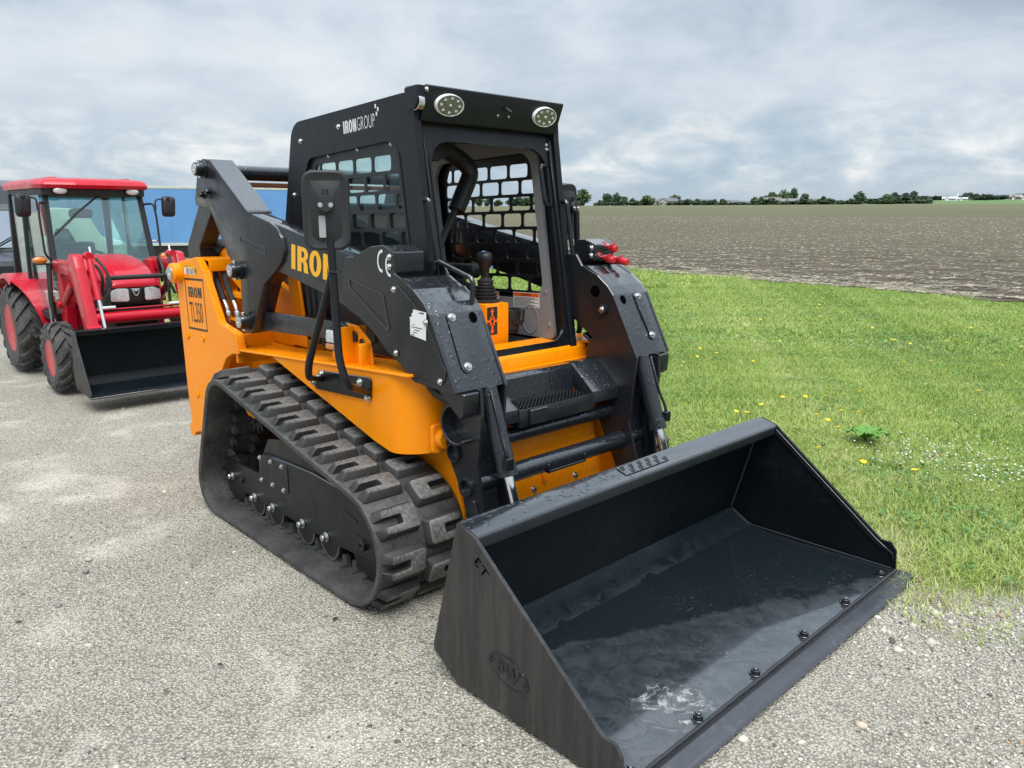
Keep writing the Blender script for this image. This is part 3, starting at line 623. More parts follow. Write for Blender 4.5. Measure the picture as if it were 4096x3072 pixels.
decal('fuel_label_lines', gj(*[grect(.03, .005 + i * .006, .078, .0075 + i * .006) for i in range(6)], *[grect(.09, .005 + i * .006, .143, .0075 + i * .006) for i in range(5)], grect(.165, .012, .182, .040)), (-1.52, YP, 1.272), (1, 0, .02), (0, 0, 1), PRINT, stk, .003)

# ---- lift arms (built for both sides), towers, legs, cylinders
for s in (-1, 1):
    near = s < 0
    arm = ob('lift_arm', gplate(fil([(-.50, 1.60), (-.377, 1.592), (.371, 1.458), (.47, 1.43), (.40, 1.20), (.315, 1.215), (.067, 1.273), (-.377, 1.352), (-.52, 1.40)], .02, 2), s * .705, s * .60), BLACKW, LD, .006, 2)
    bell = [(-1.17, 1.945), (-1.099, 1.938), (-1.04, 1.925), (-.635, 1.652), (-.60, 1.640), (-.40, 1.600), (-.33, 1.570), (-.285, 1.525), (-.262, 1.455), (-.30, 1.400), (-.378, 1.347), (-.505, 1.277), (-.565, 1.184), (-.605, 1.116), (-.645, 1.037), (-.70, .99), (-.79, .985), (-.80, 1.10), (-.785, 1.275), (-.86, 1.36), (-.926, 1.409), (-1.125, 1.667), (-1.318, 1.684), (-1.322, 1.72), (-1.24, 1.925)]
    be = ob('bell_crank', gplate(bell, s * .72, s * .615), ARM, LD, .006, 2)
    ob('arm_top_plate', gplate([(-1.05, 1.926), (-.632, 1.651), (-.60, 1.640), (-.606, 1.652), (-.63, 1.664), (-1.04, 1.936)], s * .735, s * .60), BLACKW, be, .002)
    lk = ob('rear_link', gplate(fil([(-1.322, 1.69), (-1.122, 1.672), (-1.364, 1.44), (-1.355, 1.31), (-1.533, 1.31), (-1.55, 1.439)], .012, 2), s * .70, s * .60), ARM, LD, .004)
    for (x, z, r) in ((-1.150, 1.885, .038), (-.781, 1.335, .040), (-.715, 1.059, .040)):
        pn = ob('pin_boss', glathe([(0, r * 1.25), (.012, r * 1.25), (.012, r), (.055, r), (.058, r * .9)], (x, s * .72, z), (0, s, 0), 24), BLACK, be, .001)
        ob('pin_end', glathe([(0, r * .82), (.006, r * .82), (.009, r * .6), (.007, r * .15), (.002, r * .1)], (x, s * .777, z), (0, s, 0), 20), ZINC, pn)
        ob('pin_bolt', gj(gcyl((x, s * .75, z - r - .012), (x, s * .75, z - r), .011, 10), gcyl((x, s * .75, z + r), (x, s * .75, z + r + .012), .011, 10)), ZINC, pn, .001)
    for x, z in ((-1.19, 1.745), (-1.10, 1.76)): bolt(B16, (x, s * .72, z), (0, s, 0), be, BLACK)
    ob('pressed_slot', gplate([fil([(-.765, 1.525), (-.75, 1.485), (-.455, 1.433), (-.452, 1.470)], .016, 4), fil([(-.755, 1.517), (-.742, 1.491), (-.463, 1.441), (-.461, 1.463)], .010, 4)], s * .7235, s * .719), WELD, be)
    ob('lower_link', gplate(fil([(-.76, 1.10), (-.70, 1.115), (.18, 1.14), (.30, 1.10), (.30, 1.06), (.05, 1.045), (-.74, 1.005)], .012, 2), s * .675, s * .625), BLACKW, LD, .004, 2)
    # tower: side plates and the folded skin
    outer = [(.30, 1.452), (.371, 1.458), (.517, 1.507), (.607, 1.515), (.682, 1.488), (.678, 1.401), (.723, 1.385), (.805, 1.345), (.876, 1.293), (.914, 1.250), (1.071, .948), (.803, .958), (.706, 1.02), (.626, 1.055), (.505, 1.141), (.40, 1.190), (.315, 1.217), (.26, 1.32)]
    tw = ob('arm_tower', gplate(fil(outer, [.02, .02, .01, .01, .006, .004, .01, .03, .03, .03, .006, .01, .01, .02, .03, .02, .02, .03], 3), s * .72, s * .705), ARM, LD, .003)
    skin = [(.66, 1.385), (.723, 1.383), (.805, 1.343), (.876, 1.291), (.912, 1.249), (1.068, .949), (1.02, .955), (.90, 1.20), (.84, 1.27), (.76, 1.32), (.66, 1.34)]
    ob('tower_skin', gplate(fil(skin, [.0, .02, .03, .03, .04, .004, .0, .03, .03, .03, 0], 4), s * .704, s * .452), BLACKW, tw, .003, 2)
    ob('tower_floor', gplate([(.70, 1.02), (.803, .960), (1.06, .950), (1.055, .966), (.81, .975), (.70, 1.035)], s * .704, s * .455), ARM, tw, .002)
    ob('coupler_box', gplate(fil([(.56, 1.40), (.56, 1.512), (.607, 1.513), (.681, 1.487), (.678, 1.403)], .004, 2), s * .704, s * .562), BLACKW, tw, .003)
    inner = [(.58, 1.44), (.58, 1.20), (.66, 1.10), (.783, 1.019), (.745, .968), (.742, .90), (.847, .584), (.88, .522), (.972, .351), (1.02, .26), (1.14, .26), (1.10, .42), (1.038, .615), (1.042, .651), (1.075, .949), (.914, 1.248), (.876, 1.291), (.805, 1.343), (.70, 1.385), (.66, 1.44)]
    leg = ob('tower_inner_plate', gplate(fil(inner, [.02, .05, .05, .01, .01, .02, .02, .02, .02, .01, .01, .01, .01, .01, .01, .03, .03, .03, .02, .01], 3), s * .452, s * .437), ARM, LD, .003)
    ob('inspection_shade_disc', glathe([(0, .03), (.001, .03), (.001, 0)], (.796, s * .4365, 1.26), (0, -s, 0), 20), HOLESHADE, leg)  # solid black disc, the hole's shade is painted
    nb = ob('pivot_button', glathe([(0, .03), (.012, .03), (.016, .022)], (.853, s * .437, 1.172), (0, -s, 0), 20), BLACK, leg); bolt(B12, (.853, s * .420, 1.172), (0, -s, 0), nb)
    lp = [(.86, .955), (.857, .742), (.875, .66), (.905, .595), (.984, .466), (1.018, .378), (1.03, .27), (1.14, .27), (1.098, .417), (1.073, .629), (1.098, .846), (1.09, .955)]
    lo = ob('leg_plate', gplate([fil(lp, [.005, .02, .05, .03, .02, .02, .01, .01, .02, .02, .02, .0], 3), ell(.927, .658, .032, .032), ell(1.004, .522, .032, .032)], s * .608, s * .592), ARM, LD, 0)
    for x, z in ((.927, .658), (1.004, .522)): ob('tube_collar', gplate([ell(x, z, .041, .041), ell(x, z, .033, .033)], s * .622, s * .585), BLACKW, lo, 0); ob('bore_shade_disc', gplate(ell(x, z, .033, .033), s * .594, s * .590), HOLESHADE, lo)  # black disc inside the collar, colouring in the bore's shade
    ob('leg_web', gplate(fil([(1.065, .945), (1.035, .62), (1.085, .29), (1.00, .29), (.92, .60), (.92, .945)], .01, 2), s * .592, s * .575), ARM, LD, .003)
    ob('leg_channel', gplate(fil([(1.02, .93), (1.0, .62), (1.06, .29), (1.0, .29), (.93, .60), (.95, .93)], .01, 2), s * .575, s * .452), BLACKW, LD, .003)
    ob('leg_stiffener', gplate(fil([(1.045, .48), (1.065, .475), (1.085, .40), (1.11, .29), (1.04, .29)], .006, 2), s * .620, s * .608), BLACKW, lo, .002)
    ob('gusset', gplate([(.90, .955), (1.09, .948), (1.085, .86), (1.06, .84)], s * .69, s * .61), ARM, lo, .004)
    hk = smooth_path([(.99 + .082 * math.cos(R(a)), s * .64, .80 + .082 * math.sin(R(a))) for a in range(75, 330, 15)], .01, 1)
    ob('hose_hook', gloft([[(x * 1 + (x - .99) * k1, s * yy, z + (z - .80) * k1) for (k1, yy) in ((-.07, .608), (.07, .608), (.07, .665), (-.07, .665))] for x, y, z in [tuple(p) for p in hk]]), BLACKW, lo, .002)
    # tilt cylinder
    p0, p1, p2 = Vector((1.035, s * .52, .945)), Vector((1.163, s * .52, .592)), Vector((1.275, s * .52, .29)); dv = (p1 - p0).normalized()
    cy = ob('tilt_cylinder', gj(gcyl(p0, p1, .041, 24), gcyl(p1 - dv * .05, p1 + dv * .002, .044, 24)), BLACKW, LD, .002)
    ob('cylinder_rod', gcyl(p1, p2, .0215, 20), CHROME, cy)
    of = Vector((.038, -.02 , .014)) if near else Vector((.03, .035, .014))
    ob('cylinder_pipe', gj(gtube(smooth_path([p0 + dv * .02 + of, p0 + dv * .20 + of, p0 + dv * .27 + of * 1.25, p1 - dv * .07 + of * 1.2], .03), .008, 8), gx(gbox(-.016, .016, -.02, .02, -.03, .02), plane_M(p1 - dv * .055 + of * 1.1, (1, 0, 0), (0, 1, 0)))), BLACK, cy, .002)
    # front face: curved cover strip with two bolts, round hole's shade as a black disc
    fdir = Vector((1.071 - .914, 0, .948 - 1.250)).normalized(); nrm = Vector((-fdir.z, 0, fdir.x)); fo = Vector((.914, 0, 1.250))
    Mf = plane_M(tuple(fo), (0, 1, 0), tuple(-fdir))      # local x = world y, local y = up the face
    def on_face(y, d): return fo + fdir * d + Vector((0, y, 0))
    cov = [(s * (.616 + .030 * math.cos(R(a))), .0 - .0 + .03 * math.sin(R(a)) - .02) for a in range(0, 181, 20)]
    pts = [(.640, -.022)] + [(.616 + .026 * math.cos(R(a)), -.022 + .026 * math.sin(R(a))) for a in range(20, 181, 20)] + [(.594, -.10), (.600, -.17), (.606, -.226)] + [(.622 + .026 * math.cos(R(a)), -.236 + .026 * math.sin(R(a))) for a in range(200, 361, 20)] + [(.648, -.226)]
    pts = [(-a if near else a, b) for a, b in pts] if True else pts
    cg = gplate(pts, 0., .006, 'z')
    sgn = 1
    cvr = ob('face_cover', gx(cg, Mf), BLACKW, tw, .0015)
    for d in (.022, .236): p = on_face(s * .617, d); bolt(B12, tuple(p + nrm * .007), tuple(nrm), cvr)
    ob('face_shade_disc', gx(gplate(ell(s * .50, -.03, .019, .024, 20), 0., .0015, 'z'), Mf), HOLESHADE, tw)
    # curled hydraulic sleeve under the tower
    ob('sleeve_hose', gtube(smooth_path([(.80, s * .66, 1.0), (.86, s * .665, .925), (.95, s * .66, .90), (1.0, s * .62, .93)], .05, 6), .024, 10), HOSE, LD)
    if not near: ob('loop_hose', gtube(smooth_path([(.70, .70, 1.05), (.72, .74, .86), (.84, .74, .80), (.90, .70, .95)], .1, 6), .012, 8), HOSE, LD)
# near-side arm details
tw = [o for o in LD.children if o.name.startswith('arm_tower')][0]; be = [o for o in LD.children if o.name.startswith('bell_crank')][0]; armn = [o for o in LD.children if o.name.startswith('lift_arm')][0]
decal('arm_word', fit(iron_word(), .41, .126), (-.222, -.705, 1.372), (1, 0, -.115), (.06, 0, 1), YELLOWPRINT, armn, .0015)
arcC = lambda w, a, b: [(.055 + .055 * math.cos(R(t)), .06 + .06 * math.sin(R(t))) for t in np.linspace(a, b, 14)] + [(.055 + .040 * math.cos(R(t)), .06 + .044 * math.sin(R(t))) for t in np.linspace(b, a, 14)]
def flat(poly): return [(x, y, 0) for x, y in poly], [list(t) for t in tessellate_polygon([[Vector((x, y, 0)) for x, y in poly]])]
ce = [(x * .62, y * .80) for x, y in arcC(0, 80, 280)]
decal('ce_mark', gj(flat(ce), flat([(x + .060, y - .012) for x, y in ce]), ([(.068, .031, 0), (.094, .031, 0), (.094, .040, 0), (.068, .040, 0)], [[0, 1, 2, 3]])), (.560, -.72, 1.402), (1, 0, -.05), (0, 0, 1), WHITE, tw, .0015)
for x, z in ((.655, 1.468), (.653, 1.428)): bolt(B9, (x, -.722, z), (0, -1, 0), tw)
ob('triangular_press', gplate([fil([(.322, 1.368), (.335, 1.312), (.628, 1.148), (.640, 1.165), (.600, 1.312)], [.02, .02, .008, .008, .02], 4), fil([(.336, 1.357), (.345, 1.322), (.618, 1.168), (.625, 1.175), (.592, 1.303)], [.012, .012, .004, .004, .016], 4)], -.7235, -.719), WELD, tw)
cp = [(.68, 1.352), (.72, 1.35), (.80, 1.30), (.868, 1.243), (.90, 1.218), (1.025, 1.03), (1.005, .985), (.86, .985), (.735, 1.03), (.70, 1.10), (.655, 1.24), (.655, 1.31)]
cv = ob('side_cover', gplate(fil(cp, .03, 4), -.725, -.7205), ARM, tw, .001)
for x, z in ((.684, 1.336), (.899, 1.219), (.687, 1.068), (.984, .990)): bolt(B9, (x, -.725, z), (0, -1, 0), cv)
# torn paper label
lab = [(0, .01), (.105, 0), (.105, .03), (.107, .06), (.107, .115), (.02, .118), (.018, .104), (.008, .098), (.012, .088), (-.004, .083), (-.002, .07)]
lb = decal('paper_label', flat(lab), (.793, -.7255, 1.148), (1, 0, -.03), (0, 0, 1), OFFW, cv, .001)
decal('label_print', gj(*[grect(.008 + .01 * (i % 3), .012 + .0105 * i, .030 + .017 * ((i * 5) % 4), .0150 + .0105 * i) for i in range(5)], grect(.060, .105, .066, .110), grect(.069, .105, .080, .111), grect(.082, .105, .092, .112)), (.793, -.7255, 1.148), (1, 0, -.03), (0, 0, 1), PRINT, lb, .0018)
# cross tube between the arms, pipe above the rear
ob('arm_cross_tube', gcyl((-1.05, -.60, 1.868), (-1.05, .60, 1.868), .042, 20), BLACKW, LD)
ob('rear_cross_brace', gbox(-1.10, -1.02, -.60, .60, 1.79, 1.815), paint('rust_brace', (.12, .035, .012), .6), LD, .004)
# step between the towers and the two leg tubes
SP = [(.755, .916), (.815, .916), (.965, .792), (.970, .735), (.905, .725), (.78, .85)]
st = ob('entry_step', gj(gplate(SP, -.437, -.27), gplate(SP, .24, .437), gplate([(.755, .916), (.815, .916), (.835, .90), (.835, .765), (.965, .765), (.965, .788), (.972, .788), (.972, .705), (.80, .705), (.76, .75)], -.27, .24)), BLACKW, LD, .005, 2)
for i in range(5):                          # wavy anti-slip strips
    pts = []; k = 60
    for j in range(k + 1): y = -.255 + .48 * j / k; pts.append((y, .774 + .012 * math.sin(j * 1.05 + i) ** 2 + .004))
    poly = [(y, .760) for y, z in (pts[0], pts[-1])]
    prof = pts + [(pts[-1][0], .760), (pts[0][0], .760)]
    ob('grip_strip', gplate(prof, .848 + i * .026, .852 + i * .026, 'x'), BLACK, st)
ob('step_lug', gplate(rrect(-.215, .715, -.10, .785, .008), .972, .992, 'x'), BLACKW, st, .004)
for (x, z, r) in ((.900, .655, .036), (.985, .515, .044)):
    ob('leg_tube', gcyl((x, -.60, z), (x, .60, z), r, 24), BLACKW, LD)
ob('tube_latch', gj(gbox(1.015, 1.033, -.14, .12, .478, .490), gbox(1.00, 1.033, -.14, -.13, .478, .52), gbox(1.00, 1.033, .11, .12, .478, .52)), BLACK, LD, .002)
# handle on the near tower
for s in (-1, 1):
    hh = ob('arm_handle' if s < 0 else 'arm_handle', gtube(hash_bend([(.615, s * .47, 1.36), (.648, s * .47, 1.445), (.895, s * .47, 1.378), (.885, s * .47, 1.275)], .03), .011, 10), BLACKW, LD) if s < 0 else None
# red hydraulic couplers on the far box
for i, (dy, dz, dx) in enumerate(((0, .035, 0), (-.035, -.02, 0), (.035, -.03, .02))):
    p = Vector((.68 + dx, .63 + dy, 1.44 + dz))
    cpl = ob('hydraulic_coupler', gj(glathe([(0, .017), (.05, .017)], p, (1, -.05, 0), 12)), ZINC, LD)
    ob('dust_cap', glathe([(0, .017), (.010, .019), (.036 + .014 * i, .019), (.042 + .014 * i, .015)], p + Vector((.05, 0, -.004)), (1, -.05, -.12), 16), REDPLASTIC, cpl)
    ob('cap_strap', gtube(smooth_path([p + Vector((.02, 0, .016)), p + Vector((.02, -.035, .03)), p + Vector((.05, -.045, .0)), p + Vector((.09, -.01, .02))], .03), .004, 6), REDPLASTIC, cpl)
for x, z in ((.655, 1.468), (.653, 1.428)): bolt(B12, (x, .56, z), (0, -1, 0), LD)

# ---- marker light bracket on the near fender (and its twin)
for s in (-1, 1):
    br = ob('light_bracket', gplate([fil([(.06, .94), (.42, .955), (.395, 1.075), (.30, 1.135), (.22, 1.14), (.10, 1.11), (.075, 1.09)], .02, 3)], s * .665, s * .655), ORANGE, LD, .003)
    ob('bracket_flange', gj(gbox(.255, .268, s * .74, s * .60, .945, 1.13) if s < 0 else gbox(.255, .268, .60, .74, .945, 1.13), gplate([ell(.33, 1.05, .028, .032, 18), ell(.33, 1.05, .026, .03, 18)], s * .667, s * .653)), ORANGE, br, .002)
    ob('bracket_hole', gplate(ell(.335, 1.05, .026, .032, 20), s * .6665, s * .664), DARK, br)
    ob('bracket_gusset', gplate([(.38, .955), (.40, .955), (.40, 1.06), (.385, 1.07)], s * .72, s * .66), ORANGE, br, .002)
    lh = ob('marker_light', gplate(rrect(.105, 1.005, .250, 1.115, .02), s * .72, s * .668), SATIN, LD, .006, 2)
    ob('clear_lens', gplate(fil([(.114, 1.045), (.235, 1.05), (.242, 1.108), (.125, 1.106)], .012, 3), s * .730, s * .720), CLEAR, lh, .004, 2)
    ob('amber_lens', gplate(fil([(.116, 1.012), (.240, 1.016), (.235, 1.044), (.114, 1.040)], .008, 3), s * .730, s * .720), AMBER, lh, .004, 2)
    # mirror bracket plate, bent tubes, mirror head (the far one is folded in against the cab)
    mx, my = (.565, .955) if s < 0 else (.345, .705)
    bp = ob('mirror_plate', gplate(fil([(.075, .905), (.525, .938), (.515, .832), (.01, .805)], .02, 4), s * .752, s * .741), BLACK, LD, .003)
    for x, z in ((.105, .893), (.025, .838), (.44, .905), (.498, .842)): bolt(B12, (x, s * .752, z), (0, s, 0), bp)
    if s > 0: ob('mirror_arm', gj(gtube(hash_bend([(.30, .75, .868), (.36, .83, .95), (.40, .76, 1.1), (.40, .725, 1.66)], .07), .0165, 12), gtube(hash_bend([(.09, .75, .865), (.20, .83, .93), (.25, .80, 1.0), (.395, .735, 1.42)], .06), .0165, 12)), BLACK, LD, 0)
    else: ob('mirror_arm', gj(gtube(hash_bend([(.50, s * .75, .868), (.625, s * .93, .945), (.600, s * .95, 1.05), (.572, s * .95, 1.66)], .07), .0165, 12), gtube(hash_bend([(.09, s * .75, .865), (.30, s * .93, .93), (.345, s * .95, 1.0), (.590, s * .952, 1.42)], .06), .0165, 12)), BLACK, LD, 0)
    a = R(-33) if s < 0 else R(11)
    Mm = plane_M((mx, s * my, 1.655), (math.sin(-a), math.cos(a), 0), (-.03, 0, 1))     # local z points to the front
    sh = [rrect(-.092, -.155, .092, .155, .045, 6)]
    def ring(k, z): return [(x * k, y * (1 - (1 - k) * .6), z) for x, y in sh[0]]
    mh = ob('mirror_head', gx(gloft([ring(.96, -.022), ring(1., -.016), ring(1., .006), ring(.95, .014), ring(.90, .015), ring(.84, .012)]), Mm), SATIN, LD, 0, sm=50)
    ob('mirror_glass', gx(gplate(rrect(-.082, -.145, .082, .145, .038, 5), -.024, -.0215, 'z'), Mm), CHROME, mh)
    ob('mirror_dish', gx(gloft([[(-.062, .118, .012), (.062, .118, .012), (.062, -.10, .012), (.03, -.125, .012), (-.03, -.125, .012), (-.062, -.10, .012)], [(-.026, .05, .034), (.026, .05, .034), (.026, -.06, .030), (.015, -.075, .028), (-.015, -.075, .028), (-.026, -.06, .030)]]), Mm), SATIN, mh, .003)
    ck = ob('mirror_clamp', gx(gj(gplate(ell(0, .025, .036, .036, 8), .030, .062, 'z'), gcyl((0, .05, .045), (0, .085, .045), .012, 12)), Mm), SATIN, mh, .006)
    for dx in (-.02, .02): put('clamp_screw', B6, None, ck, Mm @ Matrix.Translation((dx, .020, .062)))
    ob('mirror_label', gx(gplate(rrect(-.03, -.105, -.004, -.02, .004), .0305, .0335, 'z'), Mm), paint('grey_label', (.30, .30, .31), .5) if s < 0 else SATIN, mh)

# ---- cab
FX = lambda z: .66 - .18 * (z - .96)                       # front face of the cab
co = [(.655, .957), (.500, 2.02), (.49, 2.168), (-.59, 2.112), (-.72, 1.61), (-.82, 1.20), (-.82, .957)]
cab_o = fil(co, [.01, .0, .125, .11, .05, .05, .01], 8)
win = fil([(.497, 1.20), (.372, 1.985), (-.435, 1.935), (-.475, 1.86), (-.37, 1.18)], [.09, .10, .08, .06, .09], 7)
def edge_x(z):                                             # left and right limits of the grille field at height z
    return float(np.interp(z, [1.22, 1.29, 1.82, 1.90], [-.28, -.335, -.415, -.37])), float(np.interp(z, [1.22, 1.28, 1.86, 1.92], [.40, .455, .345, .29]))
PH = [-.011, -.079, .011, -.057, .036, -.030, .062, .002]
for s in (-1, 1):
    sd_ = ob('cab_side_panel', gplate([cab_o, win], s * .462, s * .425), BLACK, LD, 0)
    rim_i = fil([(.485, 1.212), (.363, 1.972), (-.425, 1.924), (-.463, 1.855), (-.36, 1.192)], [.085, .09, .07, .05, .08], 7)
    ob('window_rim', gplate([win, rim_i], s * .466, s * .440), BLACK, sd_, 0)
    holes = []
    for i in range(8):
        for k in range(-4, 4):
            xa = PH[i] + .161 * k; xb = xa + .143; zt = 1.905 - .0875 * i; zb = zt - .071
            f = lambda x: .027 * (x - .1)
            l0, r0 = edge_x((zt + zb) / 2 + f(xa)); lt, rt = edge_x(zt + f(xa)); lb_, rb = edge_x(zb)
            if xb < l0 + .02 or xa > r0 - .02: continue
            q = [(max(xa, lb_), zb), (min(xb, rb), zb), (min(xb, rt), zt), (max(xa, lt), zt)]
            q = [(x, z + f(x)) for x, z in q]
            if q[1][0] - q[0][0] < .015 or q[2][0] - q[3][0] < .015: continue
            holes.append(fil(q, .016, 3))
    gr = ob('window_grille', gplate([win] + holes, s * .447, s * .440), BLACKTRIM, sd_, 0)
    if s < 0: ob('side_glass', gplate(win, s * .436, s * .432), GLASS, sd_)
    for x, z in ((.30, 1.955), (.02, 1.946), (-.25, 1.928), (-.44, 1.86), (.425, 1.68)): bolt(B6, (x, s * .448, z), (0, s, 0), gr)
    for x, z in ((-.12, 2.06), (-.50, 2.015), (-.60, 1.74)): bolt(B9, (x, s * .463, z), (0, s, 0), sd_)
    # front corner post with its gutter
    ob('corner_post', gx(gplate(fil([(-.03, -.055), (.0, -.055), (.0, .012), (-.03, .012)], .008, 3), 0, 1.09, 'z'), plane_M((.655, s * .448, .96), (1, 0, .146), (0, s * -1, 0)) @ Matrix.Rotation(0, 4, 'X')) if False else gloft([[(FX(z) + dx, s * (.462 + dy), z) for dx, dy in ((-.06, .0), (.0, -.004), (.008, -.012), (.008, -.045), (.0, -.05), (-.06, -.05))] for z in (.957, 1.3, 1.7, 2.03)]), BLACK, LD, .004)
    ob('door_gutter', gloft([[(FX(z) + dx, s * (.462 + dy), z) for dx, dy in ((-.01, -.052), (.016, -.052), (.016, -.062), (-.01, -.062))] for z in (.965, 1.5, 2.0)]), BLACK, LD, .002)
roof_t = [p for p in fil([(.455, 2.03), (.47, 2.168), (-.59, 2.112), (-.612, 2.02)], [0, .11, .05, 0], 8)]
ob('cab_roof', gplate(roof_t + [(x * .97, z - .03) for x, z in reversed(roof_t)], -.43, .43), BLACK, LD, .004)
ob('roof_hatch', gplate(fil([(.42, 2.160), (.42, 2.178), (-.1, 2.155), (-.1, 2.135)], .005, 2), -.30, .30), BLACK, LD, .004)
# front door frame (flat plate with a rounded opening) in the sloping front plane
sl = math.atan(.18); H = 1.07 / math.cos(sl)
Mfr = plane_M((FX(.957), 0, .957), (0, 1, 0), (-.18, 0, 1))
opening = fil([(-.375, .045), (.375, .045), (.375, H - .062), (-.375, H - .062)], [.10, .10, .115, .115], 9)
ob('front_frame', gx(gplate([[(-.42, 0), (.42, 0), (.42, H), (-.42, H)], opening], -.012, .002, 'z'), Mfr), BLACK, LD, 0)
ob('opening_edge', gx(gplate([fil([(-.384, .036), (.384, .036), (.384, H - .053), (-.384, H - .053)], [.105, .105, .12, .12], 9), opening], .002, .006, 'z'), Mfr), BLACK, LD, 0)
for dz in (0, -.022): bolt(B6, (FX(1.99 + dz) + .004, .392, 1.99 + dz), (1, 0, .18), LD)
# light bar above the door
lb_p = [(.565, 2.187), (.507, 2.043), (.46, 2.035), (.40, 2.10), (.40, 2.165), (.545, 2.192)]
lbar = ob('light_bar', gplate(fil(lb_p, [.012, .012, .01, .01, .01, .01], 4), -.43, .43), BLACK, LD, .003)
ld = Vector((.507 - .565, 0, 2.043 - 2.187)).normalized(); ln = Vector((-ld.z, 0, ld.x)); lc = Vector((.536, 0, 2.115)) + ln * .003
Ml = plane_M(tuple(lc), (0, 1, 0), tuple(-ld))
for y in (-.302, .305):
    lt = ob('work_light', gx(glathe([(0, 1.), (.010, 1.), (.016, .97), (.016, .92), (.011, .91), (.011, 0)], (0, 0, 0), (0, 0, 1), 32), Ml @ Matrix.Translation((y, .004, 0)) @ Matrix.Diagonal((.080, .048, 1, 1))), GREY if False else WHITE, lbar, 0)
    ob('light_face', gx(glathe([(.013, .93), (.015, .5), (.016, .0)], (0, 0, 0), (0, 0, 1), 32), Ml @ Matrix.Translation((y, .004, 0)) @ Matrix.Diagonal((.080, .048, 1, 1))), LEDFACE, lt)
    for k in range(9):
        a = 2 * math.pi * k / 8; rr = 0 if k == 8 else 1
        ob('led', gx(glathe([(0, .0085), (.004, .0075), (.006, .004), (.0062, 0)], (0, 0, 0), (0, 0, 1), 12), Ml @ Matrix.Translation((y + rr * .052 * math.cos(a), .004 + rr * .031 * math.sin(a), .015))), CHROME, lt)
ob('washer_nozzle', gj(gx(glathe([(0, .012), (.004, .012), (.006, .008)], (0, 0, 0), (0, 0, 1), 14), Ml @ Matrix.Translation((.045, .02, 0))), gx(gcyl((0, 0, 0), (.012, -.008, .03), .006, 10), Ml @ Matrix.Translation((.045, .02, 0)))), SATIN, lbar)
for y, z in ((.005, -.018), (.075, -.018)): put('rivet', B6, None, lbar, Ml @ Matrix.Translation((y, z, 0)) @ Matrix.Scale(.7, 4))
bolt(B9, (.55, -.431, 2.168), (0, -1, 0), lbar)
# reversing alarm in its slotted housing
hz = fil([(.452, 2.115), (.452, 2.180), (.545, 2.186), (.545, 2.115), (.52, 2.085), (.478, 2.085)], [.02, .006, .006, .03, .03, .03], 5)
hn = ob('alarm_housing', gj(gplate(hz, -.478, -.472), gbox(.452, .545, -.472, -.43, 2.180, 2.186), gbox(.539, .545, -.472, -.43, 2.13, 2.18)), BLACK, LD, .002)
slots = []
for r_, n_ in ((.034, 5), (.021, 4)):
    for k in range(n_):
        a0 = 360 / n_ * k; slots.append(gplate([(.498 + r_ * math.cos(R(a)), 2.128 + r_ * math.sin(R(a))) for a in np.linspace(a0, a0 + 260 / n_, 6)] + [(.498 + (r_ - .005) * math.cos(R(a)), 2.128 + (r_ - .005) * math.sin(R(a))) for a in np.linspace(a0 + 260 / n_, a0, 6)], -.4788, -.477))
ob('sound_slots', gj(*slots, gplate(ell(.498, 2.128, .006, .006, 10), -.4788, -.477)), DARK, hn)
ob('alarm_speaker', glathe([(0, .036), (.03, .036), (.034, .03)], (.515, -.470, 2.118), (0, 1, 0), 22), ZINC, hn)
# name on the roof side
dx = Vector((1, 0, .052))
w1 = decal('maker_word_bold', fit(iron_word(), .115, .060), (-.075, -.462, 2.022), tuple(dx), (0, 0, 1), SILVERPRINT, LD)
text('maker_word_light', 'GROUP', (.048, -.462, 2.030), tuple(dx), (0, 0, 1), .150, .060, SILVERPRINT, LD, -.012)
decal('maker_squares', gj(grect(.0, .0, .012, .017), grect(.013, .018, .025, .036), grect(-.006, .034, .006, .052)), (.207, -.462, 2.085), tuple(dx), (0, 0, 1), SILVERPRINT, LD)
# grab handles
def handle(pts, r=.0115, rad=.03): return ob('grab_handle', gtube(hash_bend(pts, rad), r, 10), BLACK, LD)
for s in (-1, 1): handle([(FX(1.705) - .002, s * .452, 1.700), (FX(1.705) + .048, s * .449, 1.712), (FX(1.33) + .055, s * .447, 1.325), (FX(1.30), s * .45, 1.295)])
handle([(FX(1.89), .385, 1.885), (FX(1.88) + .03, .30, 1.885), (FX(1.7) + .035, .305, 1.69), (FX(1.69), .385, 1.685)])
ob('door_latch', gbox(.485, .515, .455, .515, 1.775, 1.797), BLACK, LD, .003)
ob('door_latch', gbox(.60, .635, .455, .505, 1.095, 1.115), BLACK, LD, .003)
# interior
gwin = fil([(.475, 1.19), (.352, 1.965), (-.415, 1.93), (-.455, 1.85), (-.36, 1.17)], [.10, .10, .08, .06, .10], 7)
tr_o = fil([(.555, .985), (.545, 1.05), (.46, 1.60), (.405, 1.99), (.38, 2.06), (-.50, 2.03), (-.56, 1.9), (-.62, .985)], [.05, .02, .02, .03, .05, .05, .05, .05], 4)
tp_ = ob('far_trim_panel', gplate([tr_o, gwin], .418, .395), GREY, LD, 0)
ob('trim_pressing', gplate([ell(.372, 1.075, .062, .078, 28), ell(.372, 1.075, .056, .072, 28)], .3945, .3915), GREY, tp_, 0)
for x, z in ((.485, 1.235), (.515, 1.06)): ob('trim_plug', glathe([(0, .014), (.004, .012), (.005, 0)], (x, .395, z), (0, -1, 0), 14), GREY, tp_)
wl = decal('warning_label', grect(0, 0, .205, .082), (.238, .3945, 1.137), (1, 0, .03), (0, 0, 1), OFFW, tp_)
decal('warning_band', grect(.003, .060, .202, .079), (.238, .3945, 1.137), (1, 0, .03), (0, 0, 1), LABELORANGE, wl, .002)
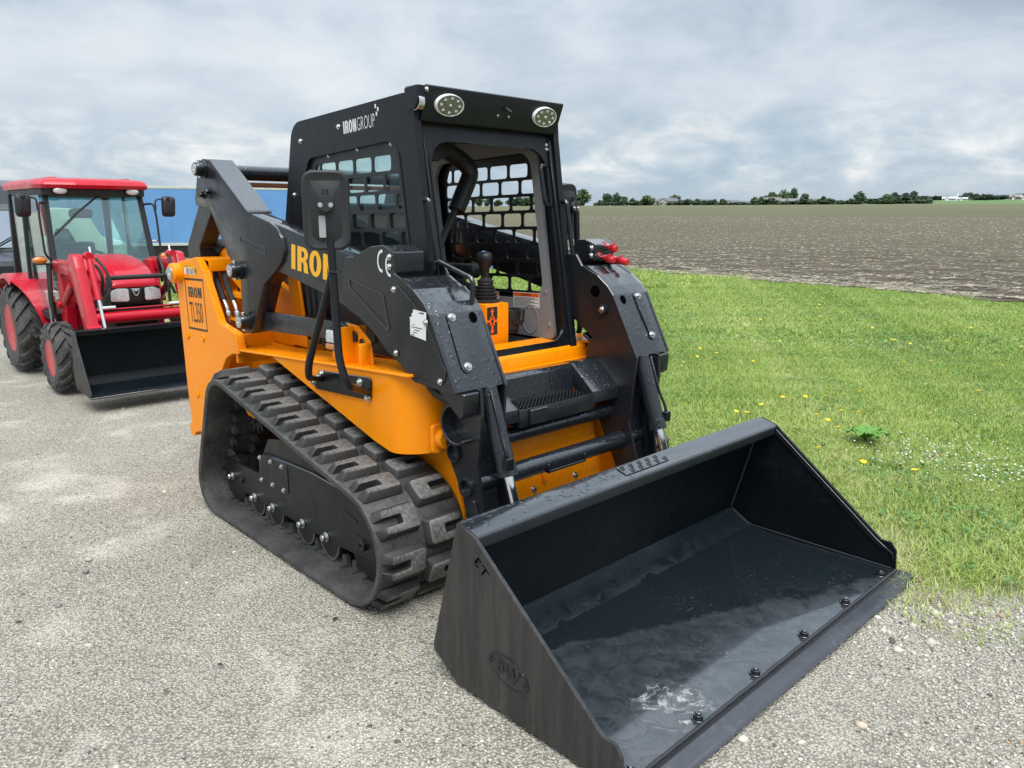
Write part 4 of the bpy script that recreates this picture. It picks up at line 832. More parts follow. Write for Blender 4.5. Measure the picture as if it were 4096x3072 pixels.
text('warning_word', 'WARNING', (.300, .3945, 1.203), (1, 0, .03), (0, 0, 1), .075, .011, PRINT, wl, .02, .0028)
decal('warning_lines', gj(*[grect(.006, .006 + i * .0065, .198 - .03 * ((i * 7) % 3), .0085 + i * .0065) for i in range(8)]), (.238, .3945, 1.137), (1, 0, .03), (0, 0, 1), PRINT, wl, .002)
wl2 = decal('warning_label', grect(0, 0, .10, .075), (.02, .3945, 1.132), (1, 0, .03), (0, 0, 1), OFFW, tp_); decal('warning_band', grect(.002, .056, .098, .072), (.02, .3945, 1.132), (1, 0, .03), (0, 0, 1), LABELORANGE, wl2, .002)
ob('near_trim_panel', gplate([tr_o, gwin], -.418, -.40), GREY, LD, 0)
ob('headliner', gplate([(.42, 2.085), (-.52, 2.06), (-.52, 2.05), (.42, 2.075)], -.40, .40), GREY, LD)
cl = ob('roof_label', gx(grect(-.05, -.09, .05, .09), plane_M((.16, .12, 2.066), (.2, 1, 0), (1, -.2, .027))), paint('aged_label', (.42, .38, .36), .6), LD, sm=0)
ob('roof_label_lines', gx(gj(*[grect(-.042, -.08 + i * .012, .042 - .01 * (i % 3), -.075 + i * .012) for i in range(12)]), plane_M((.16, .12, 2.0645), (.2, 1, 0), (1, -.2, .027))), PRINT, cl, sm=0)
ob('roof_plate', gx(grect(-.06, -.04, .06, .04), plane_M((.22, .27, 2.066), (0, 1, 0), (1, 0, .027))), paint('dark_label', (.06, .05, .04), .5), LD, sm=0)
ob('cab_rear_frame', gj(gbox(-.80, -.74, -.42, .42, .96, 1.30), gplate([(-.74, 1.30), (-.71, 1.30), (-.58, 2.08), (-.61, 2.08)], -.43, -.36), gplate([(-.74, 1.30), (-.71, 1.30), (-.58, 2.08), (-.61, 2.08)], .36, .43)), BLACK, LD, .004)
ob('cab_floor', gbox(-.72, .655, -.42, .42, .935, .952), ORANGE, LD, .002)
ob('floor_mat', gbox(.10, .52, .16, .395, .953, .972), DARK, LD, .004)
seat = ob('operator_seat', gplate(fil([(-.52, 1.02), (-.02, 1.02), (.02, 1.10), (-.02, 1.16), (-.42, 1.16), (-.52, 1.70), (-.62, 1.70), (-.60, 1.10)], [.03, .04, .04, .05, .06, .05, .05, .05], 5), -.24, .24), SATIN, LD, .03, 3)
ob('seat_cushion', gplate(fil([(-.40, 1.15), (-.04, 1.15), (-.02, 1.20), (-.40, 1.21)], .02, 4), -.21, .21), DARK, seat, .02, 3)
ob('seat_pedestal', gbox(-.5, -.05, -.2, .2, .952, 1.02), DARK, LD, .01)
for s in (-1, 1):
    ob('armrest', gplate(rrect(-.42, 1.28, .0, 1.36, .035), s * .30, s * .37), SATIN, LD, .012, 3)
cs = ob('control_console', gbox(.22, .42, .025, .185, .945, 1.190), ORANGE, LD, .006, 2)
dec = decal('pattern_label', grect(0, 0, .072, .145), (.4205, .03, 1.03), (0, 1, 0), (0, 0, 1), PRINT, cs, .001)
ar = []
for k in range(4):
    M2 = Matrix.Translation((.036, .072, 0)) @ Matrix.Rotation(R(90 * k), 4, 'Z'); L_ = 1.0 if k % 2 == 0 else .52
    ar.append(gx(([(-.006, .016, 0), (.006, .016, 0), (.006, .036 * L_ + .012, 0), (.014, .036 * L_ + .012, 0), (0, .062 * L_ + .006, 0), (-.014, .036 * L_ + .012, 0), (-.006, .036 * L_ + .012, 0)], [[0, 1, 2, 3, 4, 5, 6]]), M2))
decal('pattern_arrows', gj(*ar, gx(grect(-.016, -.022, .016, .022), Matrix.Translation((.036, .072, 0)))), (.4205, .03, 1.03), (0, 1, 0), (0, 0, 1), LABELORANGE, dec, .002)
decal('pattern_core', grect(.028, .062, .044, .082), (.4205, .03, 1.03), (0, 1, 0), (0, 0, 1), PRINT, dec, .003)
bw = [(0, .075), (.012, .078)]
for i in range(5): bw += [(.016 + i * .017, .072 - i * .0055), (.020 + i * .017, .060 - i * .005), (.026 + i * .017, .060 - i * .005), (.030 + i * .017, .072 - (i + 1) * .0055)]
bw += [(.105, .04), (.115, .045), (.122, .03), (.135, .022)]
js = ob('joystick', glathe(bw, (.32, .11, 1.188), (0, 0, 1), 28), HOSE, LD, 0, sm=60)
ob('joystick_grip', gloft([[(.32 + dx + r_ * 1.15 * math.cos(t), .11 + dy + r_ * math.sin(t), z) for t in np.linspace(0, 2 * math.pi, 17)[:-1]] for (z, r_, dx, dy) in ((1.31, .022, 0, 0), (1.345, .021, 0, -.003), (1.375, .026, .003, -.008), (1.40, .036, .008, -.012), (1.425, .040, .010, -.014), (1.445, .034, .008, -.014), (1.452, .018, .006, -.014))]), SATIN, js, 0, sm=60)
ob('joystick_buttons', gj(glathe([(0, .014), (.006, .010), (.008, 0)], (.325, .094, 1.449), (.1, 0, 1), 12), glathe([(0, .008), (.004, .006), (.005, 0)], (.362, .118, 1.373), (1, 0, .2), 12)), BLUEBTN, js)
cup = ob('cup_holder', glathe([(0, .0), (0, .046), (.02, .050), (.02, .055), (.125, .068), (.13, .068), (.13, .060), (.03, .048), (.03, 0)], (.34, .262, 1.012), (0, 0, 1), 28), SATIN, LD, .002)
ob('cup_slot', gplate(fil([(.225, 1.075), (.30, 1.055), (.315, 1.075), (.318, 1.143), (.305, 1.143), (.300, 1.085), (.235, 1.095)], .008, 3), .398, .406, 'x'), DARK, cup, .002)
ob('lap_bar', gtube(smooth_path([(.18, -.36, 2.02), (.16, -.10, 2.0), (.10, .10, 1.955), (.10, .245, 1.885), (.10, .20, 1.78), (.10, .115, 1.68)], .05, 4), [.05] * 3 + [.052] * 40, 14)if False else gtube(smooth_path([(.20, -.36, 2.0), (.16, -.08, 1.99), (.10, .12, 1.93), (.10, .215, 1.87), (.10, .10, 1.66)], .06, 5), .046, 14), SATIN, LD, 0, sm=60)
ob('bar_strut', gj(gtube([(.10, .105, 1.68), (.10, .03, 1.56), (.10, -.03, 1.45)], .020, 10), gcyl((.10, -.03, 1.46), (.10, -.05, 1.38), .026, 10), gcyl((.10, -.05, 1.38), (.12, -.01, 1.22), .008, 8)), HOSE, LD)
ob('lap_bar_fabric', gplate(fil([(-.30, 2.04), (-.06, 2.02), (.02, 1.96), (-.10, 1.90), (-.32, 1.90)], .03, 4), .12, .22, 'x'), SATIN, LD, .01, 2)

# ---- bucket (hangs on the arms: a part with its own pieces)
BY0, BY1 = -1.03, 1.025
side = [(1.447, .620), (1.535, .594), (2.105, .150), (2.128, .148), (2.150, .150), (2.178, .115), (2.185, .018), (2.02, .004), (1.436, .004), (1.300, .085)]
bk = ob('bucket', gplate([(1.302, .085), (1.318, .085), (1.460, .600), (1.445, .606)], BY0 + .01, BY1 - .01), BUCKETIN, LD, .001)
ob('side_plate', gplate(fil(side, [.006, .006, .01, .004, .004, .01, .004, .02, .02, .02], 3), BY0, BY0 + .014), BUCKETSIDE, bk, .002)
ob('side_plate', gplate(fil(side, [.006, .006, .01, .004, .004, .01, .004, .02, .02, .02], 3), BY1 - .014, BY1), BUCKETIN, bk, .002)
bl = [(1.365, .085), (2.095, .155), (2.13, .152), (2.172, .117), (2.178, .03)]
for y0, y1 in ((BY0 + .014, BY0 + .022), (BY1 - .022, BY1 - .014)):
    ob('side_stiffener', gplate([(1.545, .575), (2.09, .15), (2.17, .10), (2.175, .06), (2.155, .10), (2.08, .128), (1.54, .55)], y0, y1), BLACK, bk, .001)
# ---- wet bucket floor
def bucket_floor_mat():
    m, nt, b = nodes('wet_bucket_floor'); L = nt.links.new; tc = add(nt, 'ShaderNodeTexCoord'); O = tc.outputs['Object']
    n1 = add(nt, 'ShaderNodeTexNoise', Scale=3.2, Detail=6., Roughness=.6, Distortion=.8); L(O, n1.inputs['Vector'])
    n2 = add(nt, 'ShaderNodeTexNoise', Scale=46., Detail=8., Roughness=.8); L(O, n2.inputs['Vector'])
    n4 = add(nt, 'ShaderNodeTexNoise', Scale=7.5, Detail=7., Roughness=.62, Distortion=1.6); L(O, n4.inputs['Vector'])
    patch = nramp(nt, n1.outputs[0], [(.56, gray(0)), (.66, gray(1))])
    grit = nramp(nt, n2.outputs[0], [(.58, gray(0)), (.70, gray(.55))])
    mask = nmath(nt, 'MULTIPLY', patch, grit)
    sp2 = add(nt, 'ShaderNodeTexVoronoi', Scale=38.); L(O, sp2.inputs['Vector'])
    speck = nramp(nt, sp2.outputs['Distance'], [(.03, gray(.35)), (.06, gray(0))])
    mask = nmath(nt, 'MAXIMUM', mask, speck)
    n6a = add(nt, 'ShaderNodeTexNoise', Scale=30., Detail=6., Roughness=.7); L(O, n6a.inputs['Vector'])
    # dried chalky swirl left where a puddle stood
    vd = add(nt, 'ShaderNodeVectorMath', operation='DISTANCE'); vd.inputs[1].default_value = (2.06, -.60, .03); L(O, vd.inputs[0])
    ring = nramp(nt, vd.outputs['Value'], [(.0, gray(1)), (.10, gray(1)), (.15, gray(0))])
    sw = nmath(nt, 'MULTIPLY', nramp(nt, n4.outputs[0], [(.50, gray(0)), (.55, gray(.8)), (.58, gray(.1))]), nramp(nt, n6a.outputs[0], [(.42, gray(.1)), (.58, gray(1))]))
    mask = nmath(nt, 'MAXIMUM', mask, nmath(nt, 'MULTIPLY', ring, sw))
    # base colour darker at the back, scuffed paler steel towards the lip
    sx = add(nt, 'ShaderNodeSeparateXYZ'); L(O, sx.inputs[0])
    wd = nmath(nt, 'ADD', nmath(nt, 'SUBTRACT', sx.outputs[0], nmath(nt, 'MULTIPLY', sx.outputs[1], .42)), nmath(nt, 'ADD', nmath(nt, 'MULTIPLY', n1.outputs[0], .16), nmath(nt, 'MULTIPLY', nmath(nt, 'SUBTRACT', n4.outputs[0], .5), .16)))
    lip_zone = nramp(nt, nmath(nt, 'MULTIPLY', nmath(nt, 'SUBTRACT', wd, 1.80), 4.), [(.30, gray(0)), (.42, gray(1))])
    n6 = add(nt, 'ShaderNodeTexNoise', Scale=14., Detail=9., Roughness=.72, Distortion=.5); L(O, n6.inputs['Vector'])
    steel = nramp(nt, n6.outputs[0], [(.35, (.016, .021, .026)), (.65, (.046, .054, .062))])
    basec = nmix(nt, lip_zone, (.010, .015, .019), steel)
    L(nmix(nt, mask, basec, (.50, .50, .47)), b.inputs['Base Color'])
    rgh = nramp(nt, n4.outputs[0], [(.40, gray(.05)), (.50, gray(.15)), (.56, gray(.26))])
    L(nmix(nt, mask, rgh, gray(.6)), b.inputs['Roughness']); b.inputs['Coat Weight'].default_value = 1.; b.inputs['Specular IOR Level'].default_value = .7; b.inputs['Coat Roughness'].default_value = .05
    hh = nmath(nt, 'ADD', nmath(nt, 'MULTIPLY', nramp(nt, n4.outputs[0], [(.46, gray(0)), (.50, gray(1))]), .35), nmath(nt, 'MULTIPLY', n2.outputs[0], .12))
    bp = add(nt, 'ShaderNodeBump', Strength=.25, Distance=.003); L(hh, bp.inputs['Height']); L(bp.outputs[0], b.inputs['Normal']); return m
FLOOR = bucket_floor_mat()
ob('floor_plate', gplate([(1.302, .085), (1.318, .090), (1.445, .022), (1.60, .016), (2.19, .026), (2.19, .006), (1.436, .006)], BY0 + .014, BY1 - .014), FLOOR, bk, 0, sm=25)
ce_ = ob('cutting_edge', gplate([(2.13, .004), (2.13, .018), (2.262, .018), (2.275, .004)], BY0 - .01, BY1 + .012), paint('edge_steel', (.040, .044, .054), .36, var=.2, dust=.2, spec=.6), bk, .001)
ob('edge_weld', gtube([(2.188, y + rng.normal(0, .001), .026 + rng.normal(0, .0012)) for y in np.linspace(BY0 + .016, BY1 - .016, 90)], .007, 8), WELD, bk, 0, sm=60)
ob('edge_groove', gbox(2.196, 2.206, BY0, BY1, .0175, .0195), DARK, ce_)
flange = [(1.440, .622), (1.535, .595), (1.542, .585), (1.538, .545), (1.530, .545), (1.532, .582), (1.445, .608)]
ob('top_flange', gplate(fil(flange, [.01, .012, .012, .003, .003, .006, .003], 4), BY0 + .014, BY1 - .014), BLACKW, bk, 0)
Mt = plane_M((1.487, 0, .6095), (0, 1, 0), (-.095, 0, .027))
sp_ = ob('tread_plate', gx(gplate(rrect(-.185, -.028, .115, .030, .006), .0, .004, 'z'), Mt), BLACKW, bk, .001)
for k in range(10):
    y = -.165 + .0285 * k + .008 * (k % 2); v = -.012 if k % 2 else .014
    ob('tread_button', gx(glathe([(0, .0125), (.005, .0100), (.0055, .0065), (.001, .0055)], (0, 0, 0), (0, 0, 1), 14), Mt @ Matrix.Translation((y, v, .004))), BLACKW, sp_)
B20 = mesh('bolt', gj(gcyl((0, 0, 0), (0, 0, .005), .024, 18), gplate(ell(0, 0, .019, .019, 6), .005, .020, 'z'), gcyl((0, 0, .02), (0, 0, .026), .011, 14)), .0012); B20.materials.append(BLACKW)
for y in (-.963, -.602, -.232, .142, .522, .895): put('bolt', B20, None, bk, Matrix.Translation((2.162, y, .0258)) @ Matrix.Rotation(R(-1), 4, 'Y'))
for y0, z0 in ((BY1 - .024, 0),):
    ob('corner_weld', gtube([(1.325 + (1.455 - 1.325) * t, y0, .10 + .48 * t) for t in np.linspace(0, 1, 24)], .005, 8), WELD, bk)
    ob('corner_weld', gtube([(1.33 + .11 * min(1, t * 8) + .73 * max(0, t - .125) / .875, y0, .085 - .06 * min(1, t * 8) + .004 * t) for t in np.linspace(0, 1, 30)], .0045, 8), WELD, bk)
# raised marks on the near side plate
def embl():
    g = []
    O_ = [(.095 * math.cos(t), .052 * math.sin(t)) for t in np.linspace(R(-15), R(200), 26)]; I_ = [(.085 * math.cos(t), .045 * math.sin(t)) for t in np.linspace(R(200), R(-15), 26)]
    g.append(gplate(O_ + I_, 0, .003, 'z'))
    O2 = [(.095 * math.cos(t), .052 * math.sin(t)) for t in np.linspace(R(215), R(345), 18)]; I2 = [(.091 * math.cos(t), .049 * math.sin(t)) for t in np.linspace(R(345), R(215), 18)]
    g.append(gplate(O2 + I2, 0, .002, 'z'))
    for x in (-.075, .075): g.append(gplate(ell(x, 0, .006, .006, 12), 0, .003, 'z'))
    t = fit(gtext('BW', .02), .105, .052); g.append(([(x - .052, y - .026, .003) for x, y, z in t[0]], t[1]))
    return gj(*g)
em = ob('cast_emblem', gx(embl(), Matrix.Translation((0, BY0 - .0005, 0)) @ plane_M((1.705, 0, .172), (1, 0, -.20), (.1, 0, 1))), BLACKW, bk, 0, sm=0)
g_ = fit(gtext('T3'), .072, .034); g_ = ([(.072 - x, y, z) for x, y, z in g_[0]], g_[1])      # cut from the other side: reads mirrored
decal('stencil_mark', g_, (1.535, BY0, .505), (.80, 0, -.60), (.50, 0, .86), HOLESHADE, bk, .001)

# ================================================================== red tractor with front loader
TX, TY = -6.07, -.17
TZ = float(ground_z(TX, TY))
T = thing('red_tractor', 'red compact tractor with cab and black front loader bucket parked on the gravel', 'tractor', (TX, TY, 0))
def wheel(name, x, y, s, rad, w, rimr, nl, lugh):
    # s: outer side sign
    wr = bpy.data.objects.new(name, None); COL.objects.link(wr); wr.parent = T; wr.empty_display_size = .1
    h = w / 2; rt = rad - lugh
    prof = [(-h * .80, rimr), (-h, rimr + (rt - rimr) * .35), (-h * .98, rimr + (rt - rimr) * .75), (-h * .80, rt - .004), (-h * .3, rt), (h * .3, rt), (h * .80, rt - .004), (h * .98, rimr + (rt - rimr) * .75), (h, rimr + (rt - rimr) * .35), (h * .80, rimr)]
    gs = [glathe(prof, (x, y, rad), (0, s, 0), 44)]
    for k in range(nl):
        for side in (-1, 1):
            a = 2 * math.pi * (k + (.5 if side > 0 else 0)) / nl
            rings = []
            for t in np.linspace(0, 1, 4):
                yy = side * (h * 1.02 * (1 - t) + h * .04 * t) ; aa = a + t * 1.15 * (w * .5 / rad)
                rr = rt + lugh if t > .15 else rt - .01
                hw = .020 + .006 * (1 - t) + .0 * rad
                c = Vector((x + 0, y + yy, rad)); rad_d = Vector((math.cos(aa), 0, math.sin(aa))); tan = Vector((-math.sin(aa), 0, math.cos(aa)))
                rings.append([c + rad_d * (rt - .012) - tan * hw * 1.3, c + rad_d * (rt - .012) + tan * hw * 1.3, c + rad_d * rr + tan * hw, c + rad_d * rr - tan * hw])
            c = Vector((x, y + side * h * .98, rad)); rd = Vector((math.cos(a - .05), 0, math.sin(a - .05))); tn = Vector((-rd.z, 0, rd.x)); r0 = rimr + (rt - rimr) * .6
            rings.insert(0, [c + rd * r0 - tn * .02 + Vector((0, -side * .01, 0)), c + rd * r0 + tn * .02 + Vector((0, -side * .01, 0)), c + rd * r0 + tn * .015 + Vector((0, side * .006, 0)), c + rd * r0 - tn * .015 + Vector((0, side * .006, 0))])
            gs.append(gloft(rings))
    ob('tyre', gj(*gs), TYRE, wr, 0, sm=30)
    o = s * h
    ob('rim', gj(glathe([(h * .82, rimr), (h * .86, rimr + .012), (h * .80, rimr + .012), (h * .70, rimr * .95), (h * .15, rimr * .86), (h * .10, rimr * .55), (h * .25, rimr * .45), (h * .25, 0)], (x, y, rad), (0, s, 0), 36), glathe([(h * .25, rimr * .18), (h * .6, rimr * .16), (h * .62, 0)], (x, y, rad), (0, s, 0), 16)), RED, wr, 0, sm=40)
for s in (-1, 1):
    wheel('rear_wheel', 0, s * .575, s, .455, .275, .235, 17, .030); wheel('front_wheel', 1.42, s * .585, s, .325, .205, .160, 15, .024)
TO = lambda name, g, mat, bev=0., seg=1, sm=35, par=None: ob(name, g, mat, par or T, bev, seg, sm)
TO('transmission', gj(gplate(fil([(-.25, .35), (1.0, .38), (1.75, .42), (1.80, .78), (1.0, .80), (-.2, .70)], .05, 3), -.20, .20), gcyl((1.42, -.5, .325), (1.42, .5, .325), .055, 12), gcyl((0, -.5, .455), (0, .5, .455), .10, 14)), DARK, .02)
# bonnet: lofted cross-sections with a crowned top
def bring(x, hw, zt, zb, crown): 
    pts = []
    for a in np.linspace(0, 180, 15): c = math.cos(R(a)); pts.append((x, hw * (abs(c) ** .55) * (1 if c > 0 else -1), zt - crown + crown * math.sin(R(a)) ** .8))
    return [(x, hw * .98, zb)] + pts + [(x, -hw * .98, zb)]
bon = TO('bonnet', gloft([bring(.98, .335, 1.235, .80, .16), bring(1.25, .325, 1.205, .80, .17), bring(1.5, .30, 1.145, .82, .16), bring(1.68, .268, 1.075, .90, .12), bring(1.79, .235, 1.025, .955, .07), bring(1.815, .215, .995, .965, .03)]), RED, 0, sm=45)
TO('bonnet_vent', gloft([[(x, y, z + .004) for x, y, z in ((1.56, -.11, 1.118), (1.56, .11, 1.118), (1.72, .13, 1.058), (1.72, -.13, 1.058))], [(x, y, z + .006) for x, y, z in ((1.56, -.11, 1.118), (1.56, .11, 1.118), (1.72, .13, 1.058), (1.72, -.13, 1.058))]]), RED, .002, par=bon)
fas = TO('grille_fascia', gloft([[(x, hw, z0) if i == 0 else ((x, hw, z1) if i == 1 else ((x, -hw, z1) if i == 2 else (x, -hw, z0))) for i in range(4)] for x, hw, z0, z1 in ((1.35, .285, .72, .90), (1.70, .265, .76, .955), (1.795, .225, .80, .962), (1.82, .18, .83, .955))]), SATIN, .015, 2)
TO('side_grille', gbox(1.05, 1.5, -.30, .30, .70, .86), DARK, .01)
for s in (-1, 1):
    hl = TO('headlight', gx(gplate(fil([(-.092, -.060), (.078, -.056), (.072, .036), (.0, .062), (-.092, .058)], .02, 4), 0, .03, 'z'), plane_M((1.800, s * .150, .897), (-.30 * 1.0, s * -1.0 * -1 if s > 0 else 1.0, 0) if False else ((-.35, 1, 0) if s > 0 else (.35, 1, 0)), (0, 0, 1)) @ Matrix.Diagonal((s, 1, 1, 1))), CLEAR, .008, 2, par=fas)
    TO('lamp_bezel', gx(gplate([fil([(-.100, -.067), (.086, -.063), (.080, .042), (.003, .070), (-.100, .065)], .022, 4), fil([(-.092, -.060), (.078, -.056), (.072, .036), (.0, .062), (-.092, .058)], .02, 4)], 0, .02, 'z'), plane_M((1.800, s * .150, .897), (-.35, 1, 0) if s > 0 else (.35, 1, 0), (0, 0, 1)) @ Matrix.Diagonal((s, 1, 1, 1))), SATIN, 0, par=fas)
emb = TO('front_badge', gx(gplate(fil([(-.040, .032), (.040, .032), (.030, -.005), (.012, -.036), (-.012, -.036), (-.030, -.005)], .008, 3), 0, .012, 'z'), plane_M((1.818, 0, .917), (0, 1, 0), (-.15, 0, 1))), CHROME, .003, par=fas)
TO('badge_horns', gx(gj(gplate([(-.036, .026), (-.02, .012), (-.006, .012), (-.006, -.026), (.006, -.026), (.006, .012), (.02, .012), (.036, .026), (.02, .004), (.012, .003), (.012, -.01), (-.012, -.01), (-.012, .003), (-.02, .004)], .012, .0135, 'z')), plane_M((1.818, 0, .917), (0, 1, 0), (-.15, 0, 1))), DARK, 0, par=emb, sm=0)
# cab
rf = []
for z, k, ov in ((1.868, .93, -.03), (1.862, 1., .0), (1.895, 1.02, .02), (1.935, .98, .0), (1.958, .88, -.07), (1.966, .70, -.2)):
    rf.append([(x, y, z + (.012 if False else 0)) for x, y in fil([(-.50 - ov, -.50 * k), (-.35, -.51 * k), (.80 + ov, -.51 * k), (1.0 + ov, -.47 * k), (1.045 + ov, -.20 * k), (1.045 + ov, .20 * k), (1.0 + ov, .47 * k), (.80 + ov, .51 * k), (-.35, .51 * k), (-.50 - ov, .50 * k)], .06, 4)])
roof = TO('cab_roof', gloft(rf), RED, 0, sm=50)
TO('roof_ridge', gj(gbox(-.35, .85, -.36, -.30, 1.955, 1.972), gbox(-.35, .85, .30, .36, 1.955, 1.972)), RED, .01, 2, par=roof)
hd = TO('roof_header', gplate(fil([(-.46, -.47), (.92, -.47), (.97, -.40), (.985, .40) if False else (.97, .40), (.92, .47), (-.46, .47)], .03, 3), 1.795, 1.868, 'z'), SATIN, .01)
def post(p0, p1, w=.055): return gloft([[(p[0] + a, p[1] + b, p[2]) for a, b in ((-w / 2, -w / 2), (w / 2, -w / 2), (w / 2, w / 2), (-w / 2, w / 2))] for p in (p0, p1)])
WSB, WST = 1.03, .86
for s in (-1, 1):
    TO('front_post', post((WST, s * .43, 1.82), (WSB, s * .46, 1.10), .05), SATIN, .006)
    TO('rear_post', post((-.36, s * .46, 1.82), (-.42, s * .48, .85), .06), SATIN, .006)
    TO('centre_post', post((.22, s * .48, 1.82), (.22, s * .50, .95), .035), SATIN, .006)
    TO('side_glass', gplate([(WST - .03, 1.80), (WSB - .03, 1.05), (WSB - .1, .70), (.25, .70), (-.35, 1.0), (-.34, 1.80)], s * .475, s * .470), TGLASS)
    TO('door_sill', gj(gbox(.2, 1.0, s * .50 if s < 0 else .44, s * .44 if s < 0 else .50, .60, .68), gbox(.45, .75, min(s * .42, s * .62), max(s * .42, s * .62), .42, .45)), DARK, .006)
    # mirror on a bent arm
    ma = TO('mirror_arm', gj(gtube(smooth_path([(.93, s * .45, 1.72), (1.0, s * .52, 1.73), (1.02, s * .53, 1.60), (1.06, s * .53, 1.25), (1.03, s * .47, 1.18)], .04), .011, 8), gtube(smooth_path([(1.01, s * .535, 1.66), (1.01, s * .535, 1.765), (1.02, s * .64, 1.785)], .03), .008, 8)), SATIN)
    Mr = plane_M((1.03, s * .655, 1.695), (s * .18, 1, 0), (0, 0, 1))
    TO('mirror_head', gx(gloft([[(x * k, y * k, z) for x, y in fil([(-.068, -.10), (.06, -.10), (.075, .10), (-.06, .115)], .035, 5)] for k, z in ((.96, -.015), (1., -.01), (1., .005), (.9, .02), (.45, .032))]), Mr), SATIN, 0, sm=50, par=ma)
    TO('mirror_knob', gx(glathe([(0, .018), (.02, .018), (.024, .014)], (0.0, .085, .02), (0, 0, 1), 14), Mr), SATIN, 0, par=ma)
    tl = TO('turn_signal', gx(glathe([(0, 1.), (.02, 1.), (.035, .8), (.042, .4), (.044, 0)], (0, 0, 0), (0, 0, 1), 24), plane_M((1.02, s * .575, 1.195), (0, 1, 0), (0, 0, 1)) @ Matrix.Diagonal((.062, .034, 1, 1))), AMBER, 0, sm=60)
    TO('signal_bracket', gj(gbox(.99, 1.02, min(s * .46, s * .6), max(s * .46, s * .6), 1.15, 1.165), gbox(.985, 1.02, min(s * .53, s * .62), max(s * .53, s * .62), 1.16, 1.23)), SATIN, .004)
    wl_ = TO('cab_light', gx(glathe([(0, 1.), (.02, 1.), (.032, .85), (.036, .4), (.037, 0)], (0, 0, 0), (0, 0, 1), 24), plane_M((.985, s * .325, 1.842), (0, 1, 0), (.15, 0, 1)) @ Matrix.Diagonal((.062, .032, 1, 1))), CLEAR, 0, sm=60)
    TO('light_bezel', gx(glathe([(-.02, 1.1), (.022, 1.12), (.022, .98)], (0, 0, 0), (0, 0, 1), 24), plane_M((.985, s * .325, 1.842), (0, 1, 0), (.15, 0, 1)) @ Matrix.Diagonal((.062, .032, 1, 1))), SATIN, 0, par=wl_)
    # rear fender arch
    fa = []
    for a in np.linspace(62, 165, 13):
        ca, sa = math.cos(R(a)), math.sin(R(a)); ro = .56 + (.02 if a > 120 else 0)
        fa.append([(ca * ro, s * .69, .46 + sa * ro), (ca * (ro - .018), s * .70, .46 + sa * (ro - .018) - .03), (ca * (ro - .02), s * .685, .46 + sa * (ro - .02)), (ca * (ro - .02), s * .45, .46 + sa * (ro - .02)), (ca * ro, s * .45, .46 + sa * ro)])
    TO('rear_fender', gloft(fa), RED, 0, sm=40)
    fs = []
    for a in np.linspace(64, -8, 10):
        ca, sa = math.cos(R(a)), math.sin(R(a)); k = (64 - a) / 72; yo = .69 - .22 * k ** .8
        fs.append([(ca * .56, s * yo, .46 + sa * .56), (ca * .545, s * yo, .46 + sa * .545), (ca * .545, s * .43, .46 + sa * .545), (ca * .56, s * .43, .46 + sa * .56)])
    TO('fender_front', gloft(fs), RED, 0, sm=40)
    TO('fender_skirt', gplate([(ca, z) for ca, z in [(.55 * math.cos(R(a)), .46 + .55 * math.sin(R(a))) for a in range(20, 170, 10)]] + [(-.3, .7), (.3, .65)], s * .452, s * .44), RED, 0)
TO('windscreen', gx(gplate([(-.43, 0), (.43, 0), (.405, .74), (-.405, .74)], 0, .005, 'z'), plane_M((WSB + .01, 0, 1.08), (0, 1, 0), (WST - WSB, 0, .74))), TGLASS)
TO('rear_glass', gplate([(-.43, 1.0), (.43, 1.0), (.43, 1.80), (-.43, 1.80)], -.40, -.395, 'x'), TGLASS)
TO('windscreen_base', gbox(.98, 1.05, -.45, .45, 1.06, 1.10), SATIN, .01)
TO('wiper', gj(gtube([(.90, .03, 1.80), (.945, -.20, 1.62), (.985, -.40, 1.44)], .009, 8), gcyl((.88, .03, 1.80), (.92, .03, 1.81), .022, 12), gtube([(.97, -.21, 1.60), (.985, -.41, 1.42)], .006, 6)), SATIN)
TO('dashboard', gplate(fil([(.55, .75), (.98, .75), (.98, 1.08), (.75, 1.12), (.6, 1.0)], .05, 4), -.22, .22), DARK, .02)
TO('steering_wheel', gx(gtube([(.18 * math.cos(t), .18 * math.sin(t), 0) for t in np.linspace(0, 2 * math.pi, 26)], .014, 8, False), plane_M((.62, 0, 1.14), (0, 1, 0), (-.8, 0, .6))), DARK)
ts = TO('driver_seat', gplate(fil([(-.15, .80), (.32, .80), (.34, .92), (-.02, .93), (-.10, 1.32), (-.22, 1.32), (-.22, .85)], .05, 4), -.24, .24), paint('seat_wrap', (.10, .12, .11), .3, coat=.4), .03, 2)
TO('slow_sign', gplate(fil([(-.21, 1.12), (.21, 1.12), (.06, 1.46), (-.06, 1.46)], .02, 3), -.415, -.408, 'x'), DARK, 0)
TO('inside_mirror', gx(gplate(fil([(-.11, -.045), (.10, -.05), (.12, .03), (.02, .05), (-.10, .04)], .03, 4), 0, .012, 'z'), plane_M((.80, -.12, 1.63), (0, 1, 0), (0, 0, 1))), SATIN, .004)
